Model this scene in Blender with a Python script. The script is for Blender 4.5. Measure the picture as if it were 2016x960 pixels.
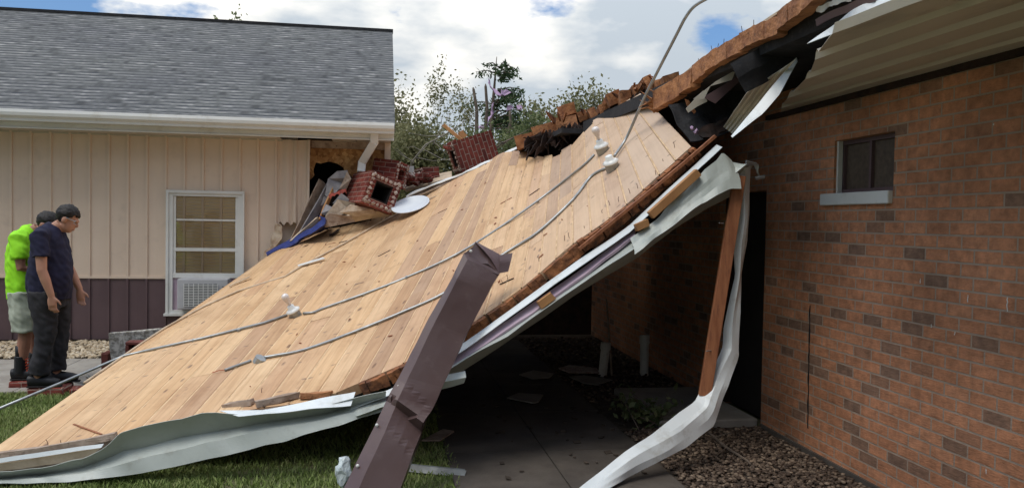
import bpy, bmesh, math, random
from mathutils import Vector, Matrix, noise
from mathutils.bvhtree import BVHTree
from mathutils.geometry import tessellate_polygon
import numpy as np
random.seed(11); np.random.seed(11)
SC = bpy.context.scene
for o in list(bpy.data.objects): bpy.data.objects.remove(o)
COL = SC.collection
V = Vector
R = math.radians

# ------------------------------------------------------------------ camera
FPX = 1550.0; EYE = V((0, 0, 1.75))
a_ = R(9.45); p_ = math.atan(44 / FPX); r_ = math.atan(0.018)
F0 = V((math.sin(a_), math.cos(a_), 0)); R0 = V((math.cos(a_), -math.sin(a_), 0)); U0 = V((0, 0, 1))
FW = F0 * math.cos(p_) - U0 * math.sin(p_); U1 = U0 * math.cos(p_) + F0 * math.sin(p_)
RT = R0 * math.cos(r_) + U1 * math.sin(r_); UP = U1 * math.cos(r_) - R0 * math.sin(r_)
cd = bpy.data.cameras.new('camera'); cam = bpy.data.objects.new('camera', cd); COL.objects.link(cam)
cd.sensor_fit = 'HORIZONTAL'; cd.sensor_width = 36; cd.lens = 36 * FPX / 2016
cd.clip_end = 3000; cd.clip_start = 0.05
mw = Matrix((RT, UP, -FW)).transposed().to_4x4(); mw.translation = EYE
cam.matrix_world = mw
SC.camera = cam

# ------------------------------------------------------------------ light
SUN_EL, SUN_AZ = 60, 235          # azimuth clockwise from +Y
wd = bpy.data.worlds.new('World'); SC.world = wd; wd.use_nodes = True
nt = wd.node_tree; nt.nodes.clear()
def wn(t, **k):
    n = nt.nodes.new(t)
    for a, b in k.items(): setattr(n, a, b)
    return n
out = wn('ShaderNodeOutputWorld'); bg = wn('ShaderNodeBackground'); sky = wn('ShaderNodeTexSky')
sky.sky_type = 'NISHITA'; sky.sun_disc = False; sky.sun_elevation = R(SUN_EL); sky.sun_rotation = R(SUN_AZ)
sky.air_density = 1.0; sky.dust_density = 1.5
bg.inputs['Strength'].default_value = 0.10
tc = wn('ShaderNodeTexCoord'); mp = wn('ShaderNodeMapping'); mp.inputs['Scale'].default_value = (1, 1, 2.2)
mp.inputs['Location'].default_value = (1.3, 0.4, 0.25)
n1 = wn('ShaderNodeTexNoise'); n1.inputs['Scale'].default_value = 2.6; n1.inputs['Detail'].default_value = 9; n1.inputs['Roughness'].default_value = .55
n2 = wn('ShaderNodeTexNoise'); n2.inputs['Scale'].default_value = 3.4; n2.inputs['Detail'].default_value = 7; n2.inputs['Roughness'].default_value = .5
mp2 = wn('ShaderNodeMapping'); mp2.inputs['Location'].default_value = (4.1, 2.2, 0.9); mp2.inputs['Scale'].default_value = (1, 1, 2.4)
r1 = wn('ShaderNodeValToRGB'); r1.color_ramp.elements[0].position = .46; r1.color_ramp.elements[1].position = .505
r2 = wn('ShaderNodeValToRGB')
r2.color_ramp.elements[0].position = .44; r2.color_ramp.elements[0].color = (4.0, 4.5, 5.0, 1)
r2.color_ramp.elements[1].position = .545; r2.color_ramp.elements[1].color = (7.9, 7.75, 7.35, 1)
mx = wn('ShaderNodeMixRGB')
L = nt.links.new
L(tc.outputs['Generated'], mp.inputs['Vector']); L(mp.outputs[0], n1.inputs['Vector'])
L(tc.outputs['Generated'], mp2.inputs['Vector']); L(mp2.outputs[0], n2.inputs['Vector'])
L(n1.outputs['Fac'], r1.inputs['Fac']); L(n2.outputs['Fac'], r2.inputs['Fac'])
L(r1.outputs['Color'], mx.inputs['Fac']); tn = wn('ShaderNodeMixRGB'); tn.blend_type = 'MULTIPLY'; tn.inputs['Fac'].default_value = 1; tn.inputs['Color2'].default_value = (.62, .8, 1.0, 1); L(sky.outputs['Color'], tn.inputs['Color1']); L(tn.outputs[0], mx.inputs['Color1']); L(r2.outputs['Color'], mx.inputs['Color2'])
# overcast sky: brighter towards the zenith, dimming added low behind the camera for a dark passage
sx = wn('ShaderNodeSeparateXYZ'); L(tc.outputs['Generated'], sx.inputs[0])
mz = wn('ShaderNodeMapRange'); mz.inputs[1].default_value = .2; mz.inputs[2].default_value = .9; mz.inputs[3].default_value = 1; mz.inputs[4].default_value = 1.75; L(sx.outputs[2], mz.inputs[0])
my = wn('ShaderNodeMapRange'); my.inputs[1].default_value = -.6; my.inputs[2].default_value = .1; my.inputs[3].default_value = .27; my.inputs[4].default_value = 1; L(sx.outputs[1], my.inputs[0])
mzz = wn('ShaderNodeMapRange'); mzz.inputs[1].default_value = .25; mzz.inputs[2].default_value = .75; L(sx.outputs[2], mzz.inputs[0])
lp = wn('ShaderNodeMix'); L(mzz.outputs[0], lp.inputs[0]); L(my.outputs[0], lp.inputs[2]); lp.inputs[3].default_value = 1
mm = wn('ShaderNodeMath'); mm.operation = 'MULTIPLY'; L(mz.outputs[0], mm.inputs[0]); L(lp.outputs[0], mm.inputs[1])
vm = wn('ShaderNodeVectorMath'); vm.operation = 'SCALE'; L(mx.outputs[0], vm.inputs[0]); L(mm.outputs[0], vm.inputs['Scale'])
L(vm.outputs[0], bg.inputs['Color']); L(bg.outputs[0], out.inputs[0])
sl = bpy.data.lights.new('sun', 'SUN'); so = bpy.data.objects.new('sun', sl); COL.objects.link(so)
sl.energy = 1.2; sl.angle = R(28); sl.color = (1, .95, .87)
az = R(SUN_AZ); el = R(SUN_EL)
sd = V((math.sin(az) * math.cos(el), math.cos(az) * math.cos(el), math.sin(el)))
so.rotation_euler = sd.to_track_quat('Z', 'Y').to_euler(); so.location = (-3, -3, 12)
vs = SC.view_settings; vs.view_transform = 'Standard'; vs.look = 'None'; vs.gamma = 1; vs.exposure = 0.49; vs.use_curve_mapping = False
SC.render.resolution_x = 1024; SC.render.resolution_y = 487

# ------------------------------------------------------------------ picking helpers (pixel -> point on a real plane)
def ray(x, y): return (FW * FPX + RT * (x - 1008) - UP * (y - 480)).normalized()
def at(x, y, Y): d = ray(x, y); return EYE + d * (Y / d.y)
def atx(x, y, X): d = ray(x, y); return EYE + d * (X / d.x)
def gnd(x, y, z=0.0): d = ray(x, y); return EYE + d * ((z - EYE.z) / d.z)
def pts(l, Y): return [at(x, y, Y) for x, y in l]

# ------------------------------------------------------------------ materials
def mat(name):
    m = bpy.data.materials.new(name); m.use_nodes = True
    t = m.node_tree; b = t.nodes['Principled BSDF']
    return m, t, b
def N(t, k, **kw):
    n = t.nodes.new(k)
    for a, v in kw.items():
        if a in n.inputs: n.inputs[a].default_value = v
        else: setattr(n, a, v)
    return n
def ramp(t, stops):
    n = t.nodes.new('ShaderNodeValToRGB'); cr = n.color_ramp
    while len(cr.elements) < len(stops): cr.elements.new(.5)
    for e, (p, c) in zip(cr.elements, stops):
        e.position = p; e.color = (*c, 1) if len(c) == 3 else c
    return n
def coord(t, kind='Object', scale=(1, 1, 1), rot=(0, 0, 0)):
    c = t.nodes.new('ShaderNodeTexCoord'); m = t.nodes.new('ShaderNodeMapping')
    m.inputs['Scale'].default_value = scale; m.inputs['Rotation'].default_value = rot
    t.links.new(c.outputs[kind], m.inputs['Vector']); return m.outputs[0]
def bumpn(t, b, h, strength=.3, dist=.01):
    n = t.nodes.new('ShaderNodeBump'); n.inputs['Strength'].default_value = strength; n.inputs['Distance'].default_value = dist
    t.links.new(h, n.inputs['Height']); t.links.new(n.outputs[0], b.inputs['Normal']); return n
def simple(name, c1, c2=None, rough=.6, metal=0, scale=4, stretch=(1, 1, 1), bump=0, bscale=30, detail=6, spec=.4, lo=.35, hi=.65, dirt=None):
    m, t, b = mat(name); c2 = c2 or tuple(x * .75 for x in c1)
    co = coord(t, 'Object', stretch)
    n = N(t, 'ShaderNodeTexNoise', Scale=scale, Detail=detail, Roughness=.6); t.links.new(co, n.inputs['Vector'])
    r = ramp(t, [(lo, c2), (hi, c1)]); t.links.new(n.outputs['Fac'], r.inputs['Fac'])
    colout = r.outputs['Color']
    if dirt:
        n3 = N(t, 'ShaderNodeTexNoise', Scale=scale * 2.3, Detail=9, Roughness=.7); t.links.new(co, n3.inputs['Vector'])
        r3 = ramp(t, [(.55, (0, 0, 0)), (.72, (1, 1, 1))]); t.links.new(n3.outputs['Fac'], r3.inputs['Fac'])
        mxn = N(t, 'ShaderNodeMixRGB', Color2=(*dirt, 1)); t.links.new(r3.outputs[0], mxn.inputs['Fac']); t.links.new(colout, mxn.inputs['Color1'])
        colout = mxn.outputs[0]
    t.links.new(colout, b.inputs['Base Color'])
    b.inputs['Roughness'].default_value = rough; b.inputs['Metallic'].default_value = metal
    b.inputs['Specular IOR Level'].default_value = spec
    if bump:
        n2 = N(t, 'ShaderNodeTexNoise', Scale=bscale, Detail=5); t.links.new(co, n2.inputs['Vector'])
        bumpn(t, b, n2.outputs['Fac'], bump, .01)
    return m
def brickmat(name, stops, mortar, bw=.19, bh=.064, ms=.009, rot=0, bump=.8, uvscale=1, wr=.0):
    m, t, b = mat(name)
    co = coord(t, 'UV', (uvscale, uvscale, 1), (0, 0, rot))
    def bk(c1, c2, mo):
        n = N(t, 'ShaderNodeTexBrick', Scale=1.0); n.inputs['Color1'].default_value = c1; n.inputs['Color2'].default_value = c2; n.inputs['Mortar'].default_value = mo
        n.inputs['Mortar Size'].default_value = ms; n.inputs['Mortar Smooth'].default_value = .25; n.inputs['Bias'].default_value = 0
        n.inputs['Brick Width'].default_value = bw; n.inputs['Row Height'].default_value = bh
        t.links.new(co, n.inputs['Vector']); return n
    k = bk((0, 0, 0, 1), (1, 1, 1, 1), (.5, .5, .5, 1))
    r = ramp(t, stops); t.links.new(k.outputs['Color'], r.inputs['Fac'])
    n = N(t, 'ShaderNodeTexNoise', Scale=14, Detail=8, Roughness=.65); t.links.new(co, n.inputs['Vector'])
    rr = ramp(t, [(.3, (.62, .62, .62)), (.7, (1.25, 1.2, 1.15))]); t.links.new(n.outputs['Fac'], rr.inputs['Fac'])
    mu = N(t, 'ShaderNodeMixRGB', blend_type='MULTIPLY', Fac=1.0); t.links.new(r.outputs[0], mu.inputs['Color1']); t.links.new(rr.outputs[0], mu.inputs['Color2'])
    mo = N(t, 'ShaderNodeMixRGB', Color2=(*mortar, 1)); t.links.new(k.outputs['Fac'], mo.inputs['Fac']); t.links.new(mu.outputs[0], mo.inputs['Color1'])
    n5 = N(t, 'ShaderNodeTexNoise', Scale=1.1, Detail=6, Roughness=.6); t.links.new(co, n5.inputs['Vector'])
    r5 = ramp(t, [(.35, (.72, .7, .68)), (.62, (1.08, 1.06, 1.05))]); t.links.new(n5.outputs['Fac'], r5.inputs['Fac'])
    m5 = N(t, 'ShaderNodeMixRGB', blend_type='MULTIPLY', Fac=1.0); t.links.new(mo.outputs[0], m5.inputs['Color1']); t.links.new(r5.outputs[0], m5.inputs['Color2'])
    t.links.new(m5.outputs[0], b.inputs['Base Color']); b.inputs['Roughness'].default_value = .85
    b.inputs['Specular IOR Level'].default_value = .25
    # wrinkled face + recessed mortar
    wv = N(t, 'ShaderNodeMapping'); wv.inputs['Scale'].default_value = (16, 60, 1); t.links.new(co, wv.inputs['Vector'])
    wn_ = N(t, 'ShaderNodeTexNoise', Scale=1.0, Detail=3, Distortion=1.2); t.links.new(wv.outputs[0], wn_.inputs['Vector'])
    ma = N(t, 'ShaderNodeMath', operation='MULTIPLY'); ma.inputs[1].default_value = wr; t.links.new(wn_.outputs['Fac'], ma.inputs[0])
    sb = N(t, 'ShaderNodeMath', operation='SUBTRACT'); t.links.new(ma.outputs[0], sb.inputs[0]); t.links.new(k.outputs['Fac'], sb.inputs[1])
    bumpn(t, b, sb.outputs[0], bump, .008)
    return m

def wood_deck():
    m, t, b = mat('cedar_planks')
    at_ = N(t, 'ShaderNodeAttribute'); at_.attribute_name = 'tone'
    sp = t.nodes.new('ShaderNodeSeparateColor'); t.links.new(at_.outputs['Color'], sp.inputs[0])
    r = ramp(t, [(0, (.46, .28, .155)), (.2, (.64, .42, .225)), (.45, (.585, .37, .20)), (.65, (.69, .475, .27)), (.85, (.54, .335, .19)), (1, (.41, .26, .16))])
    t.links.new(sp.outputs[0], r.inputs['Fac'])
    uv = t.nodes.new('ShaderNodeTexCoord')
    # shift the grain per plank
    cb = t.nodes.new('ShaderNodeCombineXYZ'); m1 = N(t, 'ShaderNodeMath', operation='MULTIPLY'); m1.inputs[1].default_value = 53.0
    t.links.new(sp.outputs[1], m1.inputs[0]); t.links.new(m1.outputs[0], cb.inputs[0]); t.links.new(m1.outputs[0], cb.inputs[1])
    ad = N(t, 'ShaderNodeVectorMath', operation='ADD'); t.links.new(uv.outputs['UV'], ad.inputs[0]); t.links.new(cb.outputs[0], ad.inputs[1])
    def mapn(s):
        q = t.nodes.new('ShaderNodeMapping'); q.inputs['Scale'].default_value = s; t.links.new(ad.outputs[0], q.inputs['Vector']); return q.outputs[0]
    g = N(t, 'ShaderNodeTexNoise', Scale=1, Detail=7, Roughness=.6, Distortion=.6); t.links.new(mapn((55, 1.6, 1)), g.inputs['Vector'])
    gr = ramp(t, [(.3, (.82, .77, .72)), (.5, (1, 1, 1)), (.7, (1.06, 1.06, 1.05))]); t.links.new(g.outputs['Fac'], gr.inputs['Fac'])
    mu = N(t, 'ShaderNodeMixRGB', blend_type='MULTIPLY', Fac=1.0); t.links.new(r.outputs[0], mu.inputs['Color1']); t.links.new(gr.outputs[0], mu.inputs['Color2'])
    # broad flame grain
    g2 = N(t, 'ShaderNodeTexNoise', Scale=1, Detail=4, Distortion=1.4); t.links.new(mapn((9, .7, 1)), g2.inputs['Vector'])
    gr2 = ramp(t, [(.35, (.91, .86, .81)), (.6, (1.03, 1.03, 1.03))]); t.links.new(g2.outputs['Fac'], gr2.inputs['Fac'])
    mu2 = N(t, 'ShaderNodeMixRGB', blend_type='MULTIPLY', Fac=1.0); t.links.new(mu.outputs[0], mu2.inputs['Color1']); t.links.new(gr2.outputs[0], mu2.inputs['Color2'])
    # knots
    vo = N(t, 'ShaderNodeTexVoronoi', Scale=1); t.links.new(mapn((9, 3.2, 1)), vo.inputs['Vector'])
    vr = ramp(t, [(.09, (1, 1, 1)), (.17, (0, 0, 0))]); t.links.new(vo.outputs['Distance'], vr.inputs['Fac'])
    vk = N(t, 'ShaderNodeTexNoise', Scale=1, Detail=2); t.links.new(mapn((5, 1.7, 1)), vk.inputs['Vector'])
    vkr = ramp(t, [(.42, (0, 0, 0)), (.5, (.85, .85, .85))]); t.links.new(vk.outputs['Fac'], vkr.inputs['Fac'])
    km = N(t, 'ShaderNodeMath', operation='MULTIPLY'); t.links.new(vr.outputs[0], km.inputs[0]); t.links.new(vkr.outputs[0], km.inputs[1])
    mk = N(t, 'ShaderNodeMixRGB', Color2=(.16, .085, .05, 1)); t.links.new(km.outputs[0], mk.inputs['Fac']); t.links.new(mu2.outputs[0], mk.inputs['Color1'])
    # grey weathered scuffs
    ns = N(t, 'ShaderNodeTexNoise', Scale=1, Detail=8, Roughness=.7); t.links.new(mapn((14, 5, 1)), ns.inputs['Vector'])
    nr = ramp(t, [(.62, (0, 0, 0)), (.74, (.7, .7, .7))]); t.links.new(ns.outputs['Fac'], nr.inputs['Fac'])
    mg = N(t, 'ShaderNodeMixRGB', Color2=(.27, .19, .14, 1)); t.links.new(nr.outputs[0], mg.inputs['Fac']); t.links.new(mk.outputs[0], mg.inputs['Color1'])
    # blue channel = weathered share (paler, greyer)
    vd = N(t, 'ShaderNodeTexVoronoi', Scale=1); t.links.new(mapn((7, 11, 1)), vd.inputs['Vector'])
    vdr = ramp(t, [(.10, (1, 1, 1)), (.2, (0, 0, 0))]); t.links.new(vd.outputs['Distance'], vdr.inputs['Fac'])
    vs2 = t.nodes.new('ShaderNodeSeparateColor'); t.links.new(vd.outputs['Color'], vs2.inputs[0]); gt = N(t, 'ShaderNodeMath', operation='GREATER_THAN'); gt.inputs[1].default_value = .68; t.links.new(vs2.outputs[0], gt.inputs[0])
    dm = N(t, 'ShaderNodeMath', operation='MULTIPLY'); t.links.new(vdr.outputs[0], dm.inputs[0]); t.links.new(gt.outputs[0], dm.inputs[1]); dm2 = N(t, 'ShaderNodeMath', operation='MULTIPLY'); dm2.inputs[1].default_value = .6; t.links.new(dm.outputs[0], dm2.inputs[0])
    md = N(t, 'ShaderNodeMixRGB', Color2=(.15, .10, .08, 1)); t.links.new(dm2.outputs[0], md.inputs['Fac'])
    wp = N(t, 'ShaderNodeMixRGB', Color2=(.55, .43, .33, 1)); t.links.new(sp.outputs[2], wp.inputs['Fac']); t.links.new(mg.outputs[0], wp.inputs['Color1']); t.links.new(wp.outputs[0], md.inputs['Color1'])
    oc = t.nodes.new('ShaderNodeTexCoord'); bs = N(t, 'ShaderNodeTexNoise', Scale=1.6, Detail=9, Roughness=.68); t.links.new(oc.outputs['Object'], bs.inputs['Vector'])
    bsr = ramp(t, [(.33, (.82, .78, .75)), (.5, (1, 1, 1)), (.7, (1.06, 1.06, 1.06))]); t.links.new(bs.outputs['Fac'], bsr.inputs['Fac'])
    mst = N(t, 'ShaderNodeMixRGB', blend_type='MULTIPLY', Fac=1.0); t.links.new(md.outputs[0], mst.inputs['Color1']); t.links.new(bsr.outputs[0], mst.inputs['Color2'])
    t.links.new(mst.outputs[0], b.inputs['Base Color']); b.inputs['Roughness'].default_value = .62; b.inputs['Specular IOR Level'].default_value = .3
    bumpn(t, b, g.outputs['Fac'], .25, .004)
    return m

def shingles():
    m, t, b = mat('asphalt_shingles'); co = coord(t, 'UV')
    sp = t.nodes.new('ShaderNodeSeparateXYZ'); t.links.new(co, sp.inputs[0])
    dv = N(t, 'ShaderNodeMath', operation='DIVIDE'); dv.inputs[1].default_value = .132; t.links.new(sp.outputs[1], dv.inputs[0])
    fl = N(t, 'ShaderNodeMath', operation='FLOOR'); t.links.new(dv.outputs[0], fl.inputs[0]); fr = N(t, 'ShaderNodeMath', operation='FRACT'); t.links.new(dv.outputs[0], fr.inputs[0])
    rw = N(t, 'ShaderNodeMath', operation='MULTIPLY'); rw.inputs[1].default_value = 7.37; t.links.new(fl.outputs[0], rw.inputs[0])
    ux = N(t, 'ShaderNodeMath', operation='MULTIPLY'); ux.inputs[1].default_value = 3.6; t.links.new(sp.outputs[0], ux.inputs[0])
    cb = t.nodes.new('ShaderNodeCombineXYZ'); t.links.new(ux.outputs[0], cb.inputs[0]); t.links.new(rw.outputs[0], cb.inputs[1])
    n = N(t, 'ShaderNodeTexNoise', Scale=1, Detail=2, Roughness=.7); t.links.new(cb.outputs[0], n.inputs['Vector'])
    r = ramp(t, [(.3, (.066, .068, .068)), (.45, (.13, .133, .132)), (.58, (.185, .186, .182)), (.72, (.31, .305, .295))]); t.links.new(n.outputs['Fac'], r.inputs['Fac'])
    n2 = N(t, 'ShaderNodeTexNoise', Scale=.55, Detail=6, Roughness=.65); t.links.new(co, n2.inputs['Vector'])
    rr = ramp(t, [(.3, (.78, .78, .82)), (.7, (1.12, 1.12, 1.08))]); t.links.new(n2.outputs['Fac'], rr.inputs['Fac'])
    mu = N(t, 'ShaderNodeMixRGB', blend_type='MULTIPLY', Fac=1.0); t.links.new(r.outputs[0], mu.inputs['Color1']); t.links.new(rr.outputs[0], mu.inputs['Color2'])
    # butt edge of every course, of uneven thickness (laminated tabs)
    th = N(t, 'ShaderNodeMapRange'); th.inputs[1].default_value = .4; th.inputs[2].default_value = .6; th.inputs[3].default_value = .1; th.inputs[4].default_value = .42; t.links.new(n.outputs['Fac'], th.inputs[0])
    lt = N(t, 'ShaderNodeMath', operation='LESS_THAN'); t.links.new(fr.outputs[0], lt.inputs[0]); t.links.new(th.outputs[0], lt.inputs[1])
    mo = N(t, 'ShaderNodeMixRGB', Color2=(.05, .054, .06, 1)); t.links.new(lt.outputs[0], mo.inputs['Fac']); t.links.new(mu.outputs[0], mo.inputs['Color1'])
    g = N(t, 'ShaderNodeTexNoise', Scale=240, Detail=2); t.links.new(co, g.inputs['Vector']); gr = ramp(t, [(.3, (.8, .8, .8)), (.7, (1.2, 1.2, 1.2))]); t.links.new(g.outputs['Fac'], gr.inputs['Fac'])
    mq = N(t, 'ShaderNodeMixRGB', blend_type='MULTIPLY', Fac=1.0); t.links.new(mo.outputs[0], mq.inputs['Color1']); t.links.new(gr.outputs[0], mq.inputs['Color2'])
    t.links.new(mq.outputs[0], b.inputs['Base Color']); b.inputs['Roughness'].default_value = .9; b.inputs['Specular IOR Level'].default_value = .25
    return m
def osbmat():
    m, t, b = mat('strand_board'); co = coord(t, 'UV', (1, 1, 1))
    v = N(t, 'ShaderNodeTexVoronoi', Scale=26); t.links.new(co, v.inputs['Vector'])
    r = ramp(t, [(0, (.30, .13, .04)), (.4, (.47, .24, .085)), (.7, (.56, .31, .12)), (1, (.64, .39, .17))])
    sp = t.nodes.new('ShaderNodeSeparateColor'); t.links.new(v.outputs['Color'], sp.inputs[0]); t.links.new(sp.outputs[0], r.inputs['Fac'])
    n = N(t, 'ShaderNodeTexNoise', Scale=3, Detail=6); t.links.new(co, n.inputs['Vector'])
    rr = ramp(t, [(.35, (.6, .55, .5)), (.6, (1, 1, 1))]); t.links.new(n.outputs['Fac'], rr.inputs['Fac'])
    mu = N(t, 'ShaderNodeMixRGB', blend_type='MULTIPLY', Fac=1.0); t.links.new(r.outputs[0], mu.inputs['Color1']); t.links.new(rr.outputs[0], mu.inputs['Color2'])
    t.links.new(mu.outputs[0], b.inputs['Base Color']); b.inputs['Roughness'].default_value = .75
    return m
def glassmat():
    m, t, b = mat('window_glass'); t.nodes.remove(b)
    o = t.nodes['Material Output']; tr = N(t, 'ShaderNodeBsdfTransparent'); gl = N(t, 'ShaderNodeBsdfGlossy', Roughness=.03)
    fr = N(t, 'ShaderNodeFresnel', IOR=1.45); ma = N(t, 'ShaderNodeMath', operation='ADD'); ma.inputs[1].default_value = .0; t.links.new(fr.outputs[0], ma.inputs[0])
    mx_ = N(t, 'ShaderNodeMixShader'); t.links.new(ma.outputs[0], mx_.inputs[0]); t.links.new(tr.outputs[0], mx_.inputs[1]); t.links.new(gl.outputs[0], mx_.inputs[2])
    tr.inputs[0].default_value = (.98, .97, .93, 1); t.links.new(mx_.outputs[0], o.inputs[0]); return m
def leafmat(name, c1, c2, c3, trans=0):
    m, t, b = mat(name); at_ = N(t, 'ShaderNodeAttribute'); at_.attribute_name = 'tone'
    sp = t.nodes.new('ShaderNodeSeparateColor'); t.links.new(at_.outputs['Color'], sp.inputs[0])
    r = ramp(t, [(0, c1), (.5, c2), (1, c3)]); t.links.new(sp.outputs[0], r.inputs['Fac']); t.links.new(r.outputs[0], b.inputs['Base Color'])
    b.inputs['Roughness'].default_value = .6; b.inputs['Specular IOR Level'].default_value = .3
    if trans:
        tl_ = N(t, 'ShaderNodeBsdfTranslucent'); t.links.new(r.outputs[0], tl_.inputs[0]); ms_ = N(t, 'ShaderNodeMixShader', Fac=trans); t.links.new(b.outputs[0], ms_.inputs[1]); t.links.new(tl_.outputs[0], ms_.inputs[2]); t.links.new(ms_.outputs[0], t.nodes['Material Output'].inputs[0])
    return m

MT = {}
MT['deck'] = wood_deck()
MT['groove'] = simple('plank_tongue', (.72, .52, .31), (.5, .33, .18), rough=.7, scale=9)
MT['rot'] = simple('rotted_red_wood', (.33, .125, .045), (.075, .028, .014), rough=.8, scale=9, bump=.8, bscale=40, lo=.36, hi=.62)
MT['orange'] = simple('split_orange_wood', (.47, .21, .085), (.22, .085, .035), rough=.75, scale=8, stretch=(1, 1, 1), bump=.8, bscale=45, dirt=(.05, .025, .015))
MT['darkwood'] = simple('dark_wood', (.045, .022, .015), (.012, .008, .007), rough=.9, scale=9, bump=.8)  # on the back wall and trim gap this dark stands in for shade
MT['lumber'] = simple('new_lumber', (.48, .25, .10), (.33, .15, .055), rough=.65, scale=6, stretch=(1, 1, .2), bump=.2)
MT['redwood'] = simple('reddish_lumber', (.36, .145, .065), (.22, .075, .032), rough=.6, scale=6, stretch=(4, 4, .5), bump=.2, dirt=(.14, .05, .03))
MT['paleplank'] = simple('pale_board', (.62, .5, .36), (.45, .34, .23), rough=.75, scale=7, bump=.2)
MT['greyboard'] = simple('weathered_board', (.43, .34, .27), (.26, .185, .135), rough=.8, scale=9, bump=.4, dirt=(.1, .06, .04))
MT['whitemetal'] = simple('white_painted_metal', (.74, .77, .77), (.62, .66, .66), rough=.38, scale=2, bump=.12, bscale=7, dirt=(.5, .5, .46))
MT['sagemetal'] = simple('grey_green_metal', (.47, .50, .46), (.39, .42, .385), rough=.42, scale=2, bump=.15, bscale=6, dirt=(.31, .31, .27))
MT['pink'] = simple('pink_foam', (.52, .40, .47), (.42, .31, .38), rough=.8, scale=7, bump=.15)
MT['brown'] = simple('brown_metal', (.108, .069, .064), (.092, .057, .054), rough=.3, scale=3, bump=.12, bscale=5, dirt=(.135, .095, .09))
MT['galv'] = simple('galvanised_steel', (.40, .42, .42), (.28, .29, .29), rough=.38, metal=.6, scale=14)
MT['pipe'] = simple('white_plastic_pipe', (.8, .77, .69), (.72, .69, .6), rough=.5, scale=6, dirt=(.55, .5, .42))
MT['porc'] = simple('white_porcelain', (.8, .8, .77), (.72, .72, .68), rough=.25)
MT['bulb'] = simple('frosted_bulb', (.76, .70, .66), (.7, .64, .6), rough=.08, spec=.8)
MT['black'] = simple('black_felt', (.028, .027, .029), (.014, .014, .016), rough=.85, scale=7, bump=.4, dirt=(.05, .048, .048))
MT['nail'] = simple('rusty_nail', (.09, .05, .035), rough=.6, metal=.5)
MT['brick'] = brickmat('orange_wall_brick', [(0, (.25, .155, .108)), (.09, (.285, .168, .112)), (.13, (.47, .22, .12)), (.5, (.545, .255, .138)), (.8, (.49, .225, .12)), (1, (.58, .28, .155))], (.385, .30, .228), bw=.2, bh=.078, ms=.0065, wr=.9)
MT['brickred'] = brickmat('dark_red_brick', [(0, (.13, .03, .024)), (.5, (.19, .042, .032)), (1, (.24, .06, .045))], (.30, .21, .17), bw=.2, bh=.068, ms=.0055)
MT['brickup'] = brickmat('dark_red_brick_on_end', [(0, (.12, .03, .024)), (.2, (.17, .04, .03)), (1, (.23, .055, .04))], (.33, .25, .2), bw=.2, bh=.07, ms=.0055, rot=R(90))
MT['mortar'] = simple('crumbly_mortar', (.5, .44, .38), (.27, .16, .13), rough=.9, scale=24, bump=.8, bscale=60)
MT['siding'] = simple('tan_steel_siding', (.72, .58, .455), (.67, .535, .42), rough=.5, scale=1.2, dirt=(.60, .48, .38), bump=.04, bscale=3)
MT['wainscot'] = simple('plum_brown_siding', (.125, .08, .083), (.105, .066, .07), rough=.5, scale=2, dirt=(.1, .062, .064))
MT['trim'] = simple('white_trim', (.72, .72, .69), (.64, .64, .6), rough=.4, scale=2, dirt=(.57, .55, .49))
MT['soffit'] = simple('cream_soffit', (.52, .48, .40), (.46, .42, .34), rough=.45, scale=2, dirt=(.38, .34, .27))
MT['eave'] = simple('taupe_eave_metal', (.68, .63, .53), (.59, .54, .45), rough=.3, scale=1.5, stretch=(1, .25, 1), dirt=(.47, .42, .35))
MT['shingle'] = shingles(); MT['osb'] = osbmat(); MT['glass'] = glassmat()
MT['blind'] = simple('tan_blind', (.82, .66, .43), (.74, .58, .37), rough=.7, scale=3)
MT['dirtyglass'] = simple('dirty_wired_glass', (.12, .09, .066), (.075, .055, .042), rough=.4, scale=30)
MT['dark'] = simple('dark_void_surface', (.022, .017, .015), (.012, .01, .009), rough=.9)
MT['acgrey'] = simple('grey_plastic', (.47, .47, .48), (.4, .4, .41), rough=.5)
MT['acdark'] = simple('dark_coil', (.06, .065, .075), rough=.6)
MT['path'] = simple('shaded_dirty_concrete', (.10, .083, .068), (.06, .049, .04), rough=.9, scale=2.2, bump=.3, bscale=60, dirt=(.06, .047, .038))  # dirty concrete, darkened further to stand in for shade under the roof
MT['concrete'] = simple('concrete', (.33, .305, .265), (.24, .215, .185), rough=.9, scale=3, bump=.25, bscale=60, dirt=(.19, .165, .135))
MT['agg'] = simple('lichened_concrete', (.62, .59, .52), (.24, .22, .18), rough=.95, scale=22, bump=.8, bscale=50, lo=.42, hi=.6)
MT['ground'] = simple('lawn_soil', (.11, .14, .045), (.11, .10, .055), rough=.95, scale=2.5, bump=.6, bscale=25)
MT['dirt'] = simple('dark_dirt', (.075, .055, .04), (.04, .03, .022), rough=.95, scale=6, bump=.6, bscale=40)  # soil colour set dark to stand in for shade in the passage
MT['clay'] = simple('clay_flue', (.2, .06, .045), (.13, .035, .028), rough=.7)
MT['dish'] = simple('pale_dish', (.66, .69, .72), (.6, .63, .67), rough=.4)
MT['blue'] = simple('blue_tarp', (.03, .05, .22), (.018, .03, .13), rough=.5, scale=9, bump=.5, bscale=20)
MT['paper'] = simple('tan_insulation', (.5, .41, .31), (.3, .2, .13), rough=.9, scale=9, bump=.7, bscale=20)
MT['greyroof'] = simple('grey_roof_sheet', (.33, .31, .31), (.2, .19, .2), rough=.8, scale=9, bump=.5)
MT['redrag'] = simple('red_splinters', (.42, .08, .05), (.2, .04, .03), rough=.8, scale=20)
MT['lilac'] = simple('lilac_insulation', (.50, .36, .50), (.4, .27, .42), rough=.9, scale=9)
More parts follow.
